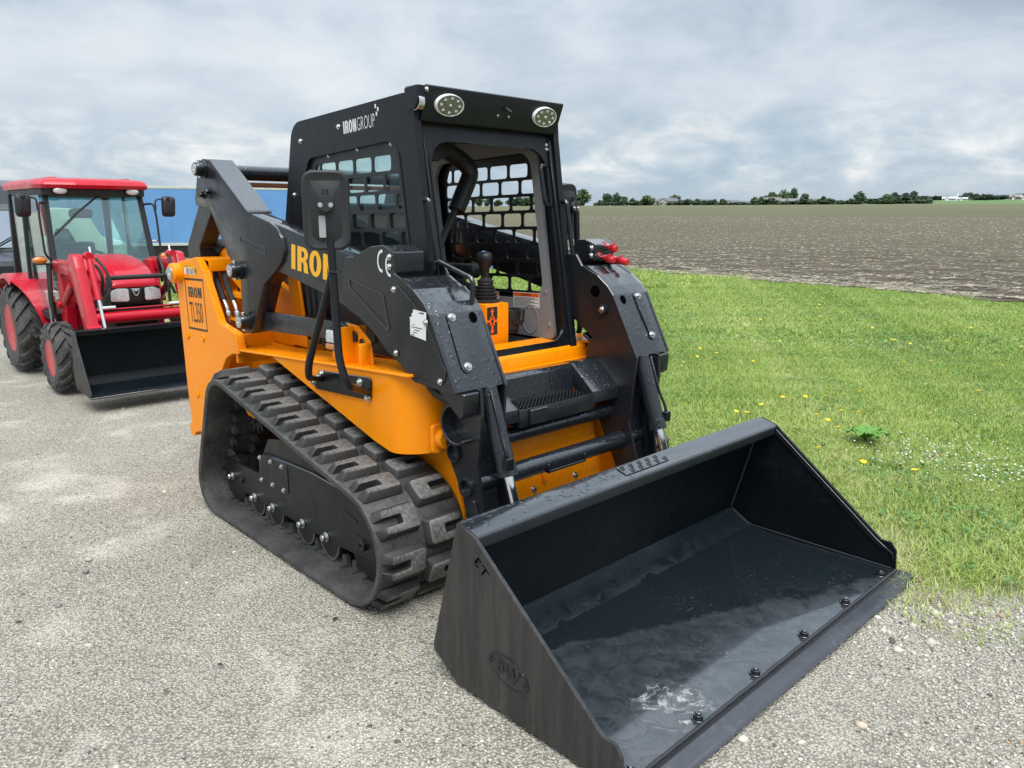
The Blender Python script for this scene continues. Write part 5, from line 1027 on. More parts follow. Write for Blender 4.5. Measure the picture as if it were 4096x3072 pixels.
# loader
for s in (-1, 1):
    tw_ = TO('loader_tower', gj(gplate(fil([(1.05, .50), (1.20, .50), (1.22, .75), (1.16, 1.18), (1.04, 1.18), (1.02, .75)], .02, 3), min(s * .45, s * .36), max(s * .45, s * .36)), gcyl((1.14, s * .30, .78), (1.14, s * .50, .78), .035, 14), gbox(1.04, 1.16, min(s * .22, s * .36), max(s * .22, s * .36), .55, .75)), RED, .006)
    TO('loader_arm', gplate(fil([(1.03, 1.20), (1.10, 1.08), (1.58, 1.08), (1.66, 1.02), (1.94, .50), (2.06, .50), (2.06, .60), (1.84, 1.16), (1.78, 1.27), (1.68, 1.28), (1.55, 1.20)], [.05, .03, .03, .05, .03, .04, .04, .05, .05, .05, .05], 5), s * .485, s * .40), RED, .008, 2)
    TO('lift_cylinder', gj(gcyl((1.14, s * .44, .78), (1.52, s * .44, 1.00), .036, 14), gcyl((1.5, s * .44, .99), (1.66, s * .44, 1.08), .018, 10)), RED)
    kc = TO('tilt_ram', gj(gcyl((1.80, s * .36, 1.26), (1.96, s * .36, .88), .030, 14), gcyl((1.74, s * .36, 1.26), (1.84, s * .36, 1.26), .035, 12)), RED)
    TO('ram_rod', gcyl((1.96, s * .36, .88), (2.07, s * .36, .58), .016, 12), CHROME, par=kc)
    TO('level_rod', gtube([(1.80, s * .345, 1.34), (1.88, s * .345, 1.06), (1.97, s * .345, .82)], .008, 8), WHITE)
    TO('loader_hose', gj(gtube(smooth_path([(1.86, s * .32, 1.24), (1.96, s * .28, 1.16), (2.0, s * .25, 1.0), (1.98, s * .30, .90)], .08), .013, 8), gtube(smooth_path([(1.50, s * .36, .98), (1.66, s * .28, 1.26) if s > 0 else (1.70, s * .30, 1.20), (1.84, s * .27, 1.10), (1.80, s * .28, .90)], .10), .014, 8)), HOSE)
    TO('arm_foot', gj(gplate(fil([(1.97, .46), (2.07, .46), (2.08, .66), (2.00, .68)], .02, 3), s * .50, s * .39), gcyl((2.03, s * .33, .60), (2.03, s * .52, .60), .03, 12)), RED, .005)
TO('cross_tube', gcyl((1.95, -.42, .715), (1.95, .42, .715), .055, 20), RED)
pb = TO('bumper_plate', gplate(fil([(1.84, .775), (1.98, .80), (1.985, .79), (1.84, .765)], .003, 2), -.40, .40), RED, .004)
for y in (-.30, .30): TO('foam_wrap', gplate(fil([(1.90, .782), (1.99, .80), (1.99, .825), (1.90, .805)], .006, 2), y - .065, y + .065), WHITE, .004, par=pb)
TO('brush_guard', gj(gtube([(1.92, -.265, 1.065), (1.92, .265, 1.065)], .022, 12), gtube([(1.92, -.265, 1.07), (1.93, -.265, .78)], .015, 8), gtube([(1.92, .265, 1.07), (1.93, .265, .78)], .015, 8), gbox(1.915, 1.945, -.28, .28, .775, .795)), SATIN, .002)
bkp = [(2.16, .66), (2.22, .655), (2.22, .61), (2.17, .60), (2.10, .24), (2.14, .165), (2.50, .135), (2.50, .12), (2.12, .145), (2.075, .235)]
tb = TO('loader_bucket', gplate(bkp, -.645, .645), BUCKETIN, .003)
for y in (-.655, .643): TO('bucket_side', gplate(fil([(2.14, .66), (2.22, .655), (2.28, .52), (2.51, .15), (2.50, .118), (2.12, .14), (2.07, .24)], .01, 2), y, y + .012), BLACK, .002, par=tb)
TO('bucket_lip', gplate([(2.44, .142), (2.53, .132), (2.53, .120), (2.44, .12)], -.66, .66), BLACKW, .002, par=tb)
for z in (.55, .60): TO('hydraulic_fitting', gj(gcyl((.98, -.52, z), (.98, -.52, z + .22), .018, 10), gcyl((1.03, -.50, z - .02), (1.03, -.50, z + .25), .016, 10)), ZINC)
TO('fender_hoses', gj(*[gtube(smooth_path([(.98 + i * .03, -.50, 1.15), (1.0 + i * .03, -.52, .9), (.98 + i * .03, -.52, .70), (1.0, -.45, .45)], .1), .016, 8) for i in range(3)]), HOSE)

# ================================================================== blue trailer in the background
def trailer():
    px, py = -40.5, 4.6; z0 = float(ground_z(-38, 8))
    R_ = thing('semi_trailer', 'long blue box semi-trailer with white rails parked behind the red tractor', 'trailer', (px, py, z0), R(66))
    BL = paint('trailer_blue', (.13, .30, .60), .45, var=.08, vscale=.7); RL = paint('trailer_rail', (.55, .54, .50), .5, var=.1)
    Lh = 15.6
    ob('trailer_box', gbox(0, Lh, 0, 2.5, 1.20, 3.88), BL, R_, .01)
    ob('top_rail', gbox(-.01, Lh + .01, -.015, 2.515, 3.86, 3.99), RL, R_, .01)
    ob('bottom_rail', gbox(-.01, Lh + .01, -.02, 2.52, 1.06, 1.20), RL, R_, .01)
    for i in range(13): ob('panel_seam', gbox(1.2 * i + .02, 1.2 * i + .05, -.008, 0, 1.2, 3.86), BL, R_)
    for i in range(7):
        for j in range(4): ob('reflector', gbox(.5 + i * 2.2 + j * .19, .69 + i * 2.2 + j * .19, -.012, -.004, 1.30, 1.36), REDPLASTIC if j % 2 else WHITE, R_)
    ob('landing_gear', gj(gbox(3.2, 3.35, .4, .55, .1, 1.06), gbox(3.2, 3.35, 1.9, 2.05, .1, 1.06), gbox(3.1, 3.45, .3, .65, .04, .1), gbox(3.1, 3.45, 1.8, 2.15, .04, .1)), DARK, R_, .01)
    ob('undercarriage', gj(gbox(.5, 15, .6, 1.9, .86, 1.06), gbox(10.5, 14.2, .3, 2.2, .60, .90)), DARK, R_, .02)
    ob('side_skirt', gbox(4.5, 10, .05, .09, .45, 1.06), DARK, R_)
    for x in (11.3, 12.6):
        for y in (.3, 2.2): ob('trailer_wheel', glathe([(-.14, .30), (-.14, .48), (-.1, .51), (.1, .51), (.14, .48), (.14, .28), (.04, .22), (.04, 0)], (x, y, .51), (0, -1 if y < 1 else 1, 0), 24), TYRE, R_)
trailer()
def dark_truck():
    R_ = thing('black_truck', 'black truck with a raised sleeper roof standing left behind the red tractor', 'truck', (-10.6, -.35, float(ground_z(-10.6, -.3))), R(0)); R_.scale = (.95, .95, .95)
    bp = paint('truck_black', (.012, .013, .015), .25, coat=.6)
    ob('truck_cab', gplate(fil([(-2.6, .45), (.0, .45), (.0, 1.10), (-.15, 1.20), (-.62, 1.78), (-.9, 1.86), (-1.2, 2.18), (-1.6, 2.28), (-2.6, 2.30)], [.05, .05, .04, .04, .04, .1, .15, .2, .1], 5), -1.0, 1.0), bp, R_, .04, 3)
    hd = ob('truck_hood', gplate(fil([(.0, .45), (.85, .45), (.92, .85), (.80, 1.02), (.0, 1.14)], [.02, .06, .08, .1, .02], 5), -.96, .96), bp, R_, .05, 3)
    ws = ob('windscreen', gx(gplate(fil([(-.86, 0), (.86, 0), (.80, .74), (-.80, .74)], .05, 4), 0, .01, 'z'), plane_M((-.10, 0, 1.17), (0, 1, 0), (-.47, 0, .60))), CARGLASS, R_, .002)
    ob('wiper', gj(gtube([(-.05, .55, 1.18), (-.24, .80, 1.42)], .012, 8), gtube([(-.05, .25, 1.18), (-.22, .66, 1.40)], .012, 8)), SATIN, R_)
    ob('grille', gplate(rrect(-.55, .55, .55, .95, .04), .90, .94, 'x'), DARK, R_, .01)
    for s in (-1, 1):
        ob('headlight', gplate(rrect(min(s * .62, s * .90), .72, max(s * .62, s * .90), .90, .04), .90, .935, 'x'), CLEAR, R_, .02, 2)
        ob('front_wheel', glathe([(-.12, .26), (-.12, .42), (-.08, .45), (.08, .45), (.12, .42), (.12, .25), (.03, .2), (.03, 0)], (.25, s * .92, .45), (0, s, 0), 28), TYRE, R_)
        ob('side_window', gplate(fil([(-1.25, 1.25), (-.62, 1.25), (-.72, 1.62), (-1.25, 1.68)], .04, 4), s * 1.005, s * .995), CARGLASS, R_)
        ob('rear_wheel', glathe([(-.12, .26), (-.12, .42), (-.08, .45), (.08, .45), (.12, .42), (.12, .25), (.03, .2), (.03, 0)], (-2.0, s * .92, .45), (0, s, 0), 28), TYRE, R_)
    ob('front_bumper', gplate(fil([(.70, .32), (.98, .34), (1.0, .55), (.75, .56)], .04, 4), -1.0, 1.0), ZINC, R_, .01)
dark_truck()
def red_box():
    R_ = thing('red_box_truck', 'red and white box truck seen through the glass of the tractor cab', 'truck', (-21.5, 3.1, float(ground_z(-21.5, 3.))), R(80))
    ob('cargo_box', gbox(-1.6, 0, -1.1, 1.1, 1.4, 2.3), RED, R_, .03)
    ob('lower_box', gbox(-1.6, 0, -1.1, 1.1, .45, 1.4), WHITE, R_, .03)
    ob('truck_cab', gplate(fil([(.1, .5), (1.9, .5), (1.9, 1.2), (1.3, 1.35), (.95, 2.1), (.1, 2.15)], .12, 5), -1.0, 1.0), WHITE, R_, .05, 3)
    ob('windscreen', gx(gplate(fil([(-.85, 0), (.85, 0), (.78, .72), (-.78, .72)], .05, 4), 0, .01, 'z'), plane_M((1.30, 0, 1.40), (0, 1, 0), (-.34, 0, .70))), CARGLASS, R_)
    for x in (-1.0, 1.2):
        for s in (-1, 1): ob('truck_wheel', glathe([(-.12, .26), (-.12, .40), (-.08, .43), (.08, .43), (.12, .40), (.12, .25), (.03, .2), (.03, 0)], (x, s * .95, .43), (0, s, 0), 24), TYRE, R_)
red_box()

# ================================================================== far houses and trees
def leaf_mat(name, c0, c1, c2):
    m, nt, b = nodes(name); L = nt.links.new; oi = add(nt, 'ShaderNodeObjectInfo'); tc = add(nt, 'ShaderNodeTexCoord')
    n = add(nt, 'ShaderNodeTexNoise', Scale=4., Detail=4.); L(tc.outputs['Object'], n.inputs['Vector'])
    f = nmath(nt, 'ADD', nmath(nt, 'MULTIPLY', oi.outputs['Random'], .55), nmath(nt, 'MULTIPLY', n.outputs[0], .5))
    L(nramp(nt, f, [(.2, c0), (.5, c1), (.85, c2)]), b.inputs['Base Color']); b.inputs['Roughness'].default_value = .7; return m
LEAF = leaf_mat('far_leaves', (.030, .062, .026), (.045, .088, .032), (.075, .125, .040)); LEAFHAZE = leaf_mat('hazed_leaves', (.036, .066, .046), (.045, .080, .052), (.055, .092, .056))  # distant set has the blue of haze mixed into its leaf colour
BARK = paint('bark', (.06, .05, .042), .9)
def crown_mesh(seed, nb, nl, sz, mat):
    r = np.random.default_rng(seed); V = []; F = []
    blobs = [(r.uniform(-.30, .30), r.uniform(-.30, .30), r.uniform(.20, .86), r.uniform(.16, .26)) for _ in range(nb)] + [(0, 0, .55, .30), (0, 0, .78, .2)]
    for bx, by, bz, br in blobs:
        k = .75 if bz > .7 else 1.; bx *= k; by *= k
        for _ in range(nl):
            d = r.normal(size=3); d /= np.linalg.norm(d); c = np.array((bx, by, bz)) + d * br * r.uniform(.55, 1.05)
            a = r.normal(size=3); a /= np.linalg.norm(a); b_ = np.cross(a, d + .3 * r.normal(size=3)); b_ /= np.linalg.norm(b_) + 1e-9; s = sz * r.uniform(.6, 1.3); o = len(V)
            V += [c - a * s - b_ * s * .6, c + a * s - b_ * s * .5, c + a * s * .8 + b_ * s * .6, c - a * s * .7 + b_ * s * .5]; F.append((o, o + 1, o + 2, o + 3))
    return npmesh('crown', V, F, mat)
CROWNS = [crown_mesh(i, 11, 70, .06, LEAF) for i in range(6)]; CROWNSB = [crown_mesh(20 + i, 10, 60, .065, LEAFHAZE) for i in range(3)]
TRUNK = mesh('trunk', gj(gtube([(0, 0, -.05), (.005, 0, .25), (.0, .01, .6)], [.035, .024, .012], 7), gtube([(0, 0, .22), (.10, .04, .45)], [.016, .008], 5), gtube([(0, 0, .26), (-.11, -.03, .5)], [.016, .008], 5))); TRUNK.materials.append(BARK)
def tree(x, y, w, h, far, label, group):
    t = thing('tree', label, 'tree', (x, y, float(ground_z(x, y)) - .2), rng.uniform(0, 6.28), group)
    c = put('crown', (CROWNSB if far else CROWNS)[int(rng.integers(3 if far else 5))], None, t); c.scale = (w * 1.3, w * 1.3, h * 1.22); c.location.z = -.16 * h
    k = put('trunk', TRUNK, None, t); k.scale = (h * .9, h * .9, h); return t
TL = [(-486, 558, 13.8, 14.4, 0), (-447, 533, 3.1, 4.9, 0), (-443, 539, 9.9, 10.3, 0), (-439, 547, 7.2, 9.9, 0), (-422, 537, 7.0, 7.4, 0), (-416, 541, 7.0, 5.7, 0), (-392, 529, 11.3, 8.4, 0), (-405, 587, 11.9, 9.2, 0), (-368, 548, 5.8, 2.7, 0), (-350, 533, 6.4, 3.3, 0), (-347, 558, 4.3, 4.9, 0), (-323, 531, 7.2, 4.7, 0), (-319, 572, 6.0, 6.8, 0), (-317, 580, 7.0, 7.4, 0), (-318, 597, 11.1, 10.9, 0), (-302, 587, 9.0, 10.5, 0), (-305, 607, 7.4, 13.1, 0), (-259, 533, 6.8, 7.4, 0), (-248, 541, 4.9, 5.7, 0), (-249, 587, 5.1, 4.7, 1), (-234, 568, 7.8, 8.0, 0), (-198, 521, 7.2, 6.0, 0), (-289, 762, 7.4, 7.4, 1), (-297, 800, 6.3, 8.7, 1), (-281, 781, 7.2, 8.0, 1), (-286, 819, 7.2, 9.5, 1), (-249, 857, 9.1, 7.8, 1), (-248, 876, 6.5, 6.8, 1), (-238, 867, 9.1, 6.1, 1)]
OR1 = ['first', 'second', 'third', 'fourth', 'fifth', 'sixth', 'seventh', 'eighth', 'ninth', 'tenth']
TLAB = {0: 'broad dark tree beyond the field, nearest the loader cab', 1: 'small conical tree right of the tree nearest the cab', 2: 'wide tree, leftmost of the clump before the lone round tree', 3: 'tall tree in the middle of the clump before the lone round tree', 4: 'lower tree, second from the right end of the left clump', 5: 'low dark tree ending the left clump of trees', 6: 'lone round tree left of the brown-roofed house', 7: 'tree rising behind the roof of the brown-roofed house', 11: 'pale green rounded tree between two houses', 16: 'tallest tree behind the gabled houses', 14: 'broad dark tree behind the large gabled house', 21: 'lone bushy tree standing at the field edge before the green crop', 20: 'full tree between the shrubs and the far green crop', 17: 'rounded tree beside the red-sided house'}
for i, (x, y, w, h, f) in enumerate(TL):
    if i in TLAB: tree(x, y, w, h, f, TLAB[i], 'trees beyond the ploughed field')
    elif f: tree(x, y, w, h, 1, 'bluish distant tree above the green crop, %s from the left' % OR1[sorted([t[0] / t[1] for j, t in enumerate(TL) if t[4] and j not in TLAB]).index(x / y)], 'distant trees on the right horizon')
    else: tree(x, y, w, h, 0, 'garden tree among the houses beyond the field, %s from the left' % OR1[sorted([t[0] / t[1] for j, t in enumerate(TL) if not t[4] and j not in TLAB]).index(x / y)], 'garden trees among the far houses')
r6 = np.random.default_rng(5)
ORD = ['first', 'second', 'third', 'fourth', 'fifth', 'sixth', 'seventh', 'eighth', 'ninth', 'tenth', 'eleventh', 'twelfth', 'thirteenth', 'fourteenth', 'fifteenth', 'sixteenth', 'seventeenth', 'eighteenth']
for i in range(17):                                        # trees on the horizon seen through the cab and past its far post
    y = r6.choice((532, 548, 565)); q = -.93 - i * .031 + r6.uniform(-.008, .008); x = y * q - 1
    tree(x, y, r6.uniform(9, 17), r6.uniform(5, 9) if i != 8 else 13, 0, 'horizon tree seen through the far cab grille, %s from the right' % ORD[i] if i != 8 else 'tallest horizon tree seen through the far cab grille', 'horizon trees seen through the cab')
for i in range(5):
    y = r6.choice((532, 548)); x = y * (-1.95 - i * .05); tree(x, y, r6.uniform(11, 17), r6.uniform(5, 9), 0, 'horizon tree seen through the near side window, %s from the right' % ORD[i], 'horizon trees seen through the side window')
def mass(name, label, cat, items, src):                    # far-off growth that reads as one mass
    V, F, o = [], [], 0
    for (x, y, w, h) in items:
        me = src[int(r6.integers(len(src)))]; v = np.empty(len(me.vertices) * 3, np.float32); me.vertices.foreach_get('co', v); v = v.reshape(-1, 3); f = np.empty(len(me.loops), np.int32); me.loops.foreach_get('vertex_index', f)
        a = r6.uniform(0, 6.28); c, s_ = math.cos(a), math.sin(a); X = (v[:, 0] * c - v[:, 1] * s_) * w * 1.3 + x; Y = (v[:, 0] * s_ + v[:, 1] * c) * w * 1.3 + y; Z = (v[:, 2] - .14) * h * 1.22 + float(ground_z(x, y)) - .2
        V.append(np.stack([X, Y, Z], 1)); F.append(f.reshape(-1, 4) + o); o += len(v)
    m_ = put(name, npmesh(name, np.concatenate(V), np.concatenate(F), src[0].materials[0]), None); m_['kind'] = 'stuff'; m_['label'] = label; m_['category'] = cat
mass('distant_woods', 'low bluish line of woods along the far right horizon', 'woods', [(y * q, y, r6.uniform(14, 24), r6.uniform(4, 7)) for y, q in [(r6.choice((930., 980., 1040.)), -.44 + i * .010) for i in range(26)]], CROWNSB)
mass('hedgerow', 'shrubs growing along the far edge of the ploughed field', 'shrubs', [(y * q, y, r6.uniform(6, 15), r6.uniform(1.8, 5.2)) for y, q in [(r6.uniform(523, 560), -.84 + i * .0118 + r6.uniform(-.004, .004)) for i in range(44)]], CROWNS)
def house(x, y, w, h, wallc, roofc, label, gable, rot=0):
    t = thing('house', label, 'house', (x, y, float(ground_z(x, y)) - .1), math.atan2(-2.59 - y, 3.35 - x) + R(90) + rot)
    wm = paint('house_wall', wallc, .8); rm = paint('house_roof', roofc, .85); d = w * .55; hw = h * .56
    ob('wall', gbox(-w / 2, w / 2, -d / 2, d / 2, 0, hw), wm, t)
    if gable: rg = ([(-w * .53, -d * .56, hw), (w * .53, -d * .56, hw), (w * .53, d * .56, hw), (-w * .53, d * .56, hw), (-w * .53, 0, h), (w * .53, 0, h)], [[0, 1, 5, 4], [2, 3, 4, 5], [0, 4, 3], [1, 2, 5], [0, 1, 2, 3]])
    else: rg = ([(-w * .53, -d * .56, hw), (w * .53, -d * .56, hw), (w * .53, d * .56, hw), (-w * .53, d * .56, hw), (-w * .28, 0, h), (w * .28, 0, h)], [[0, 1, 5, 4], [2, 3, 4, 5], [0, 4, 3], [1, 2, 5], [0, 1, 2, 3]])
    rf = ob('roof', rg, rm, t)
    ob('chimney', gbox(w * .12, w * .16, .1, .5, h * .8, h * 1.08), wm, rf)
    gw = w * .26; gxx = -w * .18
    ob('front_gable', gplate([(gxx - gw / 2, 0), (gxx + gw / 2, 0), (gxx + gw / 2, hw * .9), (gxx, h * .86), (gxx - gw / 2, hw * .9)], -d / 2 - 1.2, -d / 2 + .1), wm, t)
    ob('gable_roof', gplate([(gxx - gw * .6, hw * .84), (gxx, h * .90), (gxx + gw * .6, hw * .84), (gxx + gw * .6, hw * .92), (gxx, h * .97), (gxx - gw * .6, hw * .92)], -d / 2 - 1.4, 0), rm, t)
    for k in (-.40, .08, .22, .36):
        ob('window', gbox(w * k - .5, w * k + .5, -d / 2 - .06, -d / 2 + .02, hw * .35, hw * .78), DARK, t)
    ob('garage_door', gbox(gxx - gw * .3, gxx + gw * .3, -d / 2 - 1.26, -d / 2 - 1.18, .1, hw * .62), WHITE, t)
WC, GC, TC = (.52, .53, .52), (.30, .28, .26), (.42, .38, .32)
house(-377, 537, 21.8, 6.2, (.40, .37, .33), (.14, .135, .14), 'wide house with a brown hip roof at the field edge', 0)
house(-360, 566, 16.6, 5.4, WC, (.17, .17, .18), 'white house half hidden by shrubs, right of the wide brown-roofed house', 1)
house(-331, 558, 10.9, 4.4, WC, (.15, .15, .16), 'small white house with an arched gable beyond the field', 1)
house(-336, 586, 9.2, 3.8, (.40, .42, .40), (.13, .15, .15), 'low grey house among the trees behind the white ones', 1)
house(-302, 568, 13.1, 6.2, TC, (.18, .165, .155), 'large tan house with steep gables under the tall trees', 1, R(8))
house(-281, 556, 11.5, 5.0, GC, (.20, .19, .19), 'grey-brown house right of the steep-gabled house', 1)
house(-261, 552, 8.4, 4.8, (.26, .09, .07), (.20, .19, .185), 'red-sided house between rounded trees beyond the field', 1)
house(-259, 566, 6.6, 4.0, WC, (.18, .17, .165), 'white house end showing right of the red-sided house', 1)
house(-261, 840, 12.2, 4.2, (.62, .63, .63), (.55, .58, .60), 'white-roofed farm shed on the far horizon', 1)
house(-252, 850, 8.7, 3.4, (.60, .60, .58), (.5, .5, .5), 'smaller white farm building beside the silo', 1)
house(-219, 897, 10.4, 5.6, (.33, .31, .29), (.26, .24, .23), 'brown far farmhouse near the right edge of the picture', 1)
house(-207, 878, 5.9, 4.6, (.62, .62, .60), (.4, .4, .4), 'white farmhouse at the right edge of the picture', 1)
sl_ = thing('silo', 'thin pale silo standing among the far farm sheds', 'silo', (-256, 846, float(ground_z(-256, 846))))
ob('silo_wall', gcyl((0, 0, 0), (0, 0, 7.4), .8, 14), WHITE, sl_); ob('silo_dome', glathe([(7.4, .8), (7.9, .5), (8.1, 0)], (0, 0, 0), (0, 0, 1), 14), GREY, sl_)

# ================================================================== grass, flowers, stones, straw
def attr_mat(name, stops, rough=.6, trans=0., attr='tint'):
    m, nt, b = nodes(name); L = nt.links.new; a = add(nt, 'ShaderNodeAttribute'); a.attribute_name = attr
    c = nramp(nt, a.outputs['Fac'], stops); L(c, b.inputs['Base Color']); b.inputs['Roughness'].default_value = rough
    if trans:
        t = add(nt, 'ShaderNodeBsdfTranslucent'); L(c, t.inputs[0]); mx = add(nt, 'ShaderNodeMixShader'); mx.inputs[0].default_value = trans
        L(b.outputs[0], mx.inputs[1]); L(t.outputs[0], mx.inputs[2]); L(mx.outputs[0], nt.nodes['Material Output'].inputs[0])
    return m
M_GRASS = attr_mat('grass_blades', [(.0, (.10, .165, .030)), (.35, (.225, .345, .058)), (.65, (.360, .485, .100)), (.85, (.500, .550, .180)), (1., (.62, .55, .30))], .5, .30)
def set_attr(me, name, vals): a = me.attributes.new(name, 'FLOAT', 'POINT'); a.data.foreach_set('value', np.asarray(vals, np.float32))
C0 = np.array((3.35, -2.59)); FW = np.array((-.70565, .674385)); FW = FW / np.linalg.norm(FW); RT = np.array((.690355, .723463)); RT /= np.linalg.norm(RT)
def in_view(x, y, m=.12):
    dx, dy = x - C0[0], y - C0[1]; f = dx * FW[0] + dy * FW[1]; r = dx * RT[0] + dy * RT[1]; return (f > .3) & (np.abs(r) < f * (.70 + m) + .4), np.hypot(dx, dy)
def lawn_points(n, d0, d1, xr, yr):
    x = rng.uniform(*xr, n); y = rng.uniform(*yr, n); v, d = in_view(x, y); le = lawn_edge(x); k = v & (d >= d0) & (d < d1) & (y > le - .10) & (y < field_edge(x) + .25)
    # ragged, thinning edge next to the gravel
    p = np.clip((y - le + .10) / .75, .03, 1); bare = rough(x, y, .35, 1.9, 4.) ; p = p * np.where(y < le + 1.3, np.clip(.75 + bare, .15, 1), 1)
    return x[k & (rng.random(n) < p)], y[k & (rng.random(n) < p)] if False else None
def pts_lawn(n, d0, d1, xr, yr):
    x = rng.uniform(*xr, n); y = rng.uniform(*yr, n); v, d = in_view(x, y); le = lawn_edge(x)
    p = np.clip((y - le + .30 + rough(x, y, .22, 4.1, 9.)) / 1.0, .0, 1) * np.where(y < le + 1.4, np.clip(.8 + rough(x, y, .33, 1.9, 4.), .12, 1), 1)
    k = v & (d >= d0) & (d < d1) & (y > le - .30) & (y < field_edge(x) + .3 + np.clip(rough(x, y, .5, 2.6, 8.), 0, 1)) & (rng.random(n) < p); return x[k], y[k], d[k]
def blades(x, y, hmin, hmax, w0, seg):
    n = len(x); a = rng.uniform(0, 2 * np.pi, n); le = lawn_edge(x)
    tall = 1 + .5 * rough(x, y, .5, .9, 2.) + .25 * rough(x, y, .5, 3.1, 5.)
    h = rng.uniform(hmin, hmax, n) * np.clip(tall, .5, 1.9) * np.clip((y - le) / 1.2 + .45, .4, 1.0); w = w0 * rng.uniform(.7, 1.4, n)
    lean = rng.uniform(.3, 1.7, n) * h; ld = a + rng.normal(0, .5, n) + np.pi / 2
    z = ground_z(x, y) - .004
    cx, sx = np.cos(a) * w / 2, np.sin(a) * w / 2; lx, ly = np.cos(ld) * lean, np.sin(ld) * lean
    b0 = np.stack([x - cx, y - sx, z], 1); b1 = np.stack([x + cx, y + sx, z], 1); tip = np.stack([x + lx, y + ly, z + h * .86], 1)
    if seg == 1:
        V = np.stack([b0, b1, tip], 1).reshape(-1, 3); F = np.arange(n * 3).reshape(-1, 3); k = 3
    else:
        m0 = np.stack([x - cx * .8 + lx * .28, y - sx * .8 + ly * .28, z + h * .58], 1); m1 = np.stack([x + cx * .8 + lx * .28, y + sx * .8 + ly * .28, z + h * .58], 1)
        V = np.stack([b0, b1, m0, m1, tip], 1).reshape(-1, 3); o = (np.arange(n) * 5)[:, None]
        F = np.concatenate([o + np.array([[0, 1, 3]]), o + np.array([[0, 3, 2]]), o + np.array([[2, 3, 4]])], 0); k = 5
    patch = .5 + .40 * rough(x, y, .5, .55, 1.) + .34 * rough(x, y, .5, 2.2, 3.) + .25 * rough(x, y, .5, 5.3, 7.)
    t = np.clip(.50 + .42 * (patch - .5) + rng.normal(0, .14, n) + np.where(rng.random(n) < .08, .4, 0) + np.clip(.16 - (y - le) * .12, 0, .16), 0, 1)
    return V, F, np.repeat(t, k)
GV, GF, GT, off = [], [], [], 0
for (n, d0, d1, xr, yr, h0, h1, w0, seg) in ((520000, 0, 6.2, (-2.5, 5.5), (.6, 4.5), .018, .055, .0046, 3), (800000, 6.2, 10.5, (-6, 5.5), (.6, 9), .018, .052, .0080, 1), (700000, 10.5, 21, (-14, 6), (1, 17.5), .02, .052, .014, 1), (200000, 12, 34, (-36, -7), (1.5, 16.5), .05, .10, .03, 1)):
    x, y, d = pts_lawn(n, d0, d1, xr, yr); V, F, t = blades(x, y, h0, h1, w0, seg); GV.append(V); GF.append(F + off); GT.append(t); off += len(V)
gm = npmesh('grass', np.concatenate(GV), np.concatenate(GF), M_GRASS); set_attr(gm, 'tint', np.concatenate(GT))
go = put('grass', gm, None); go['kind'] = 'stuff'; go['label'] = 'short green lawn grass between the gravel and the ploughed field'; go['category'] = 'grass'
# flowers
YF = paint('dandelion_yellow', (.90, .62, .01), .6); STEM = paint('stem_green', (.16, .20, .06), .6); WF = paint('clover_white', (.72, .74, .66), .7, var=.1)
hd_g = [glathe([(-.006, .003), (-.002, .007), (.004, .015), (.007, .012), (.009, .0)], (0, 0, 0), (0, 0, 1), 10)]
for k in range(22): a = 2 * math.pi * k / 22; hd_g.append(gx(([(.004, -.0028, .004), (.019, -.002, .0055), (.0195, .002, .0055), (.004, .0028, .004)], [[0, 1, 2, 3]]), Matrix.Rotation(a, 4, 'Z')))
HEAD = mesh('flower_head', gj(*hd_g)); HEAD.materials.append(YF); STM = mesh('stem', gtube([(0, 0, 0), (.004, .002, .05), (.0, .0, .105)], .0018, 5)); STM.materials.append(STEM)
DP = [(1.52, 2.27), (1.81, 2.3), (1.15, 2.43), (.91, 3.1), (1.05, 2.93), (.76, 3.21), (.3, 3.2), (.43, 3.71), (.51, 3.93), (.65, 4.3), (.28, 3.61), (.28, 2.84), (.87, 3.42), (.37, 2.82), (.98, 3.48), (-1.19, 7.46), (-.28, 7.6), (-.85, 8.34), (-.29, 7.51), (.03, 7.25), (-.22, 12.2), (-1.16, 6.29), (.25, 7.83), (-1.24, 4.47), (-1.31, 4.72), (-1.21, 4.31), (-.74, 4.91), (-.46, 5.32), (-1.32, 5.14), (-1.6, 5.22), (-3.19, 8.78), (-3.52, 12.16), (-2.93, 11.73), (-2.59, 10.43), (.42, 8.01), (.59, 6.26), (.41, 5.97), (.98, 8.12), (1.17, 6.6), (1.9, 5.2), (1.4, 5.0), (.1, 9.3), (-1.9, 9.0), (-2.3, 7.9), (1.5, 9.4), (-1.0, 10.2), (-4.2, 10.9)]
for i, (x, y) in enumerate(DP):
    lab = 'bright dandelion, the nearer right one of two close to the bucket corner' if i == 1 else ('bright dandelion, the left one of two close to the bucket corner' if i == 0 else 'small yellow dandelion standing in the lawn')
    s_ = put('dandelion', STM, None, None, Matrix.Translation((x, y, float(ground_z(x, y)))) @ Matrix.Rotation(rng.uniform(-.2, .2), 4, 'X') @ Matrix.Scale(rng.uniform(.8, 1.15), 4)); tag(s_, lab, 'dandelion', 'dandelions in the lawn')
    put('flower_head', HEAD, None, s_, Matrix.Translation((0, 0, .105)) @ Matrix.Rotation(rng.uniform(-.5, .5), 4, 'Y'))
cv_, cf_ = [], []; o = 0
ico = bmesh.new(); bmesh.ops.create_icosphere(ico, subdivisions=1, radius=1); ico.verts.ensure_lookup_table(); IV = np.array([v.co[:] for v in ico.verts]); IF = np.array([[v.index for v in f.verts] for f in ico.faces]); ico.free()
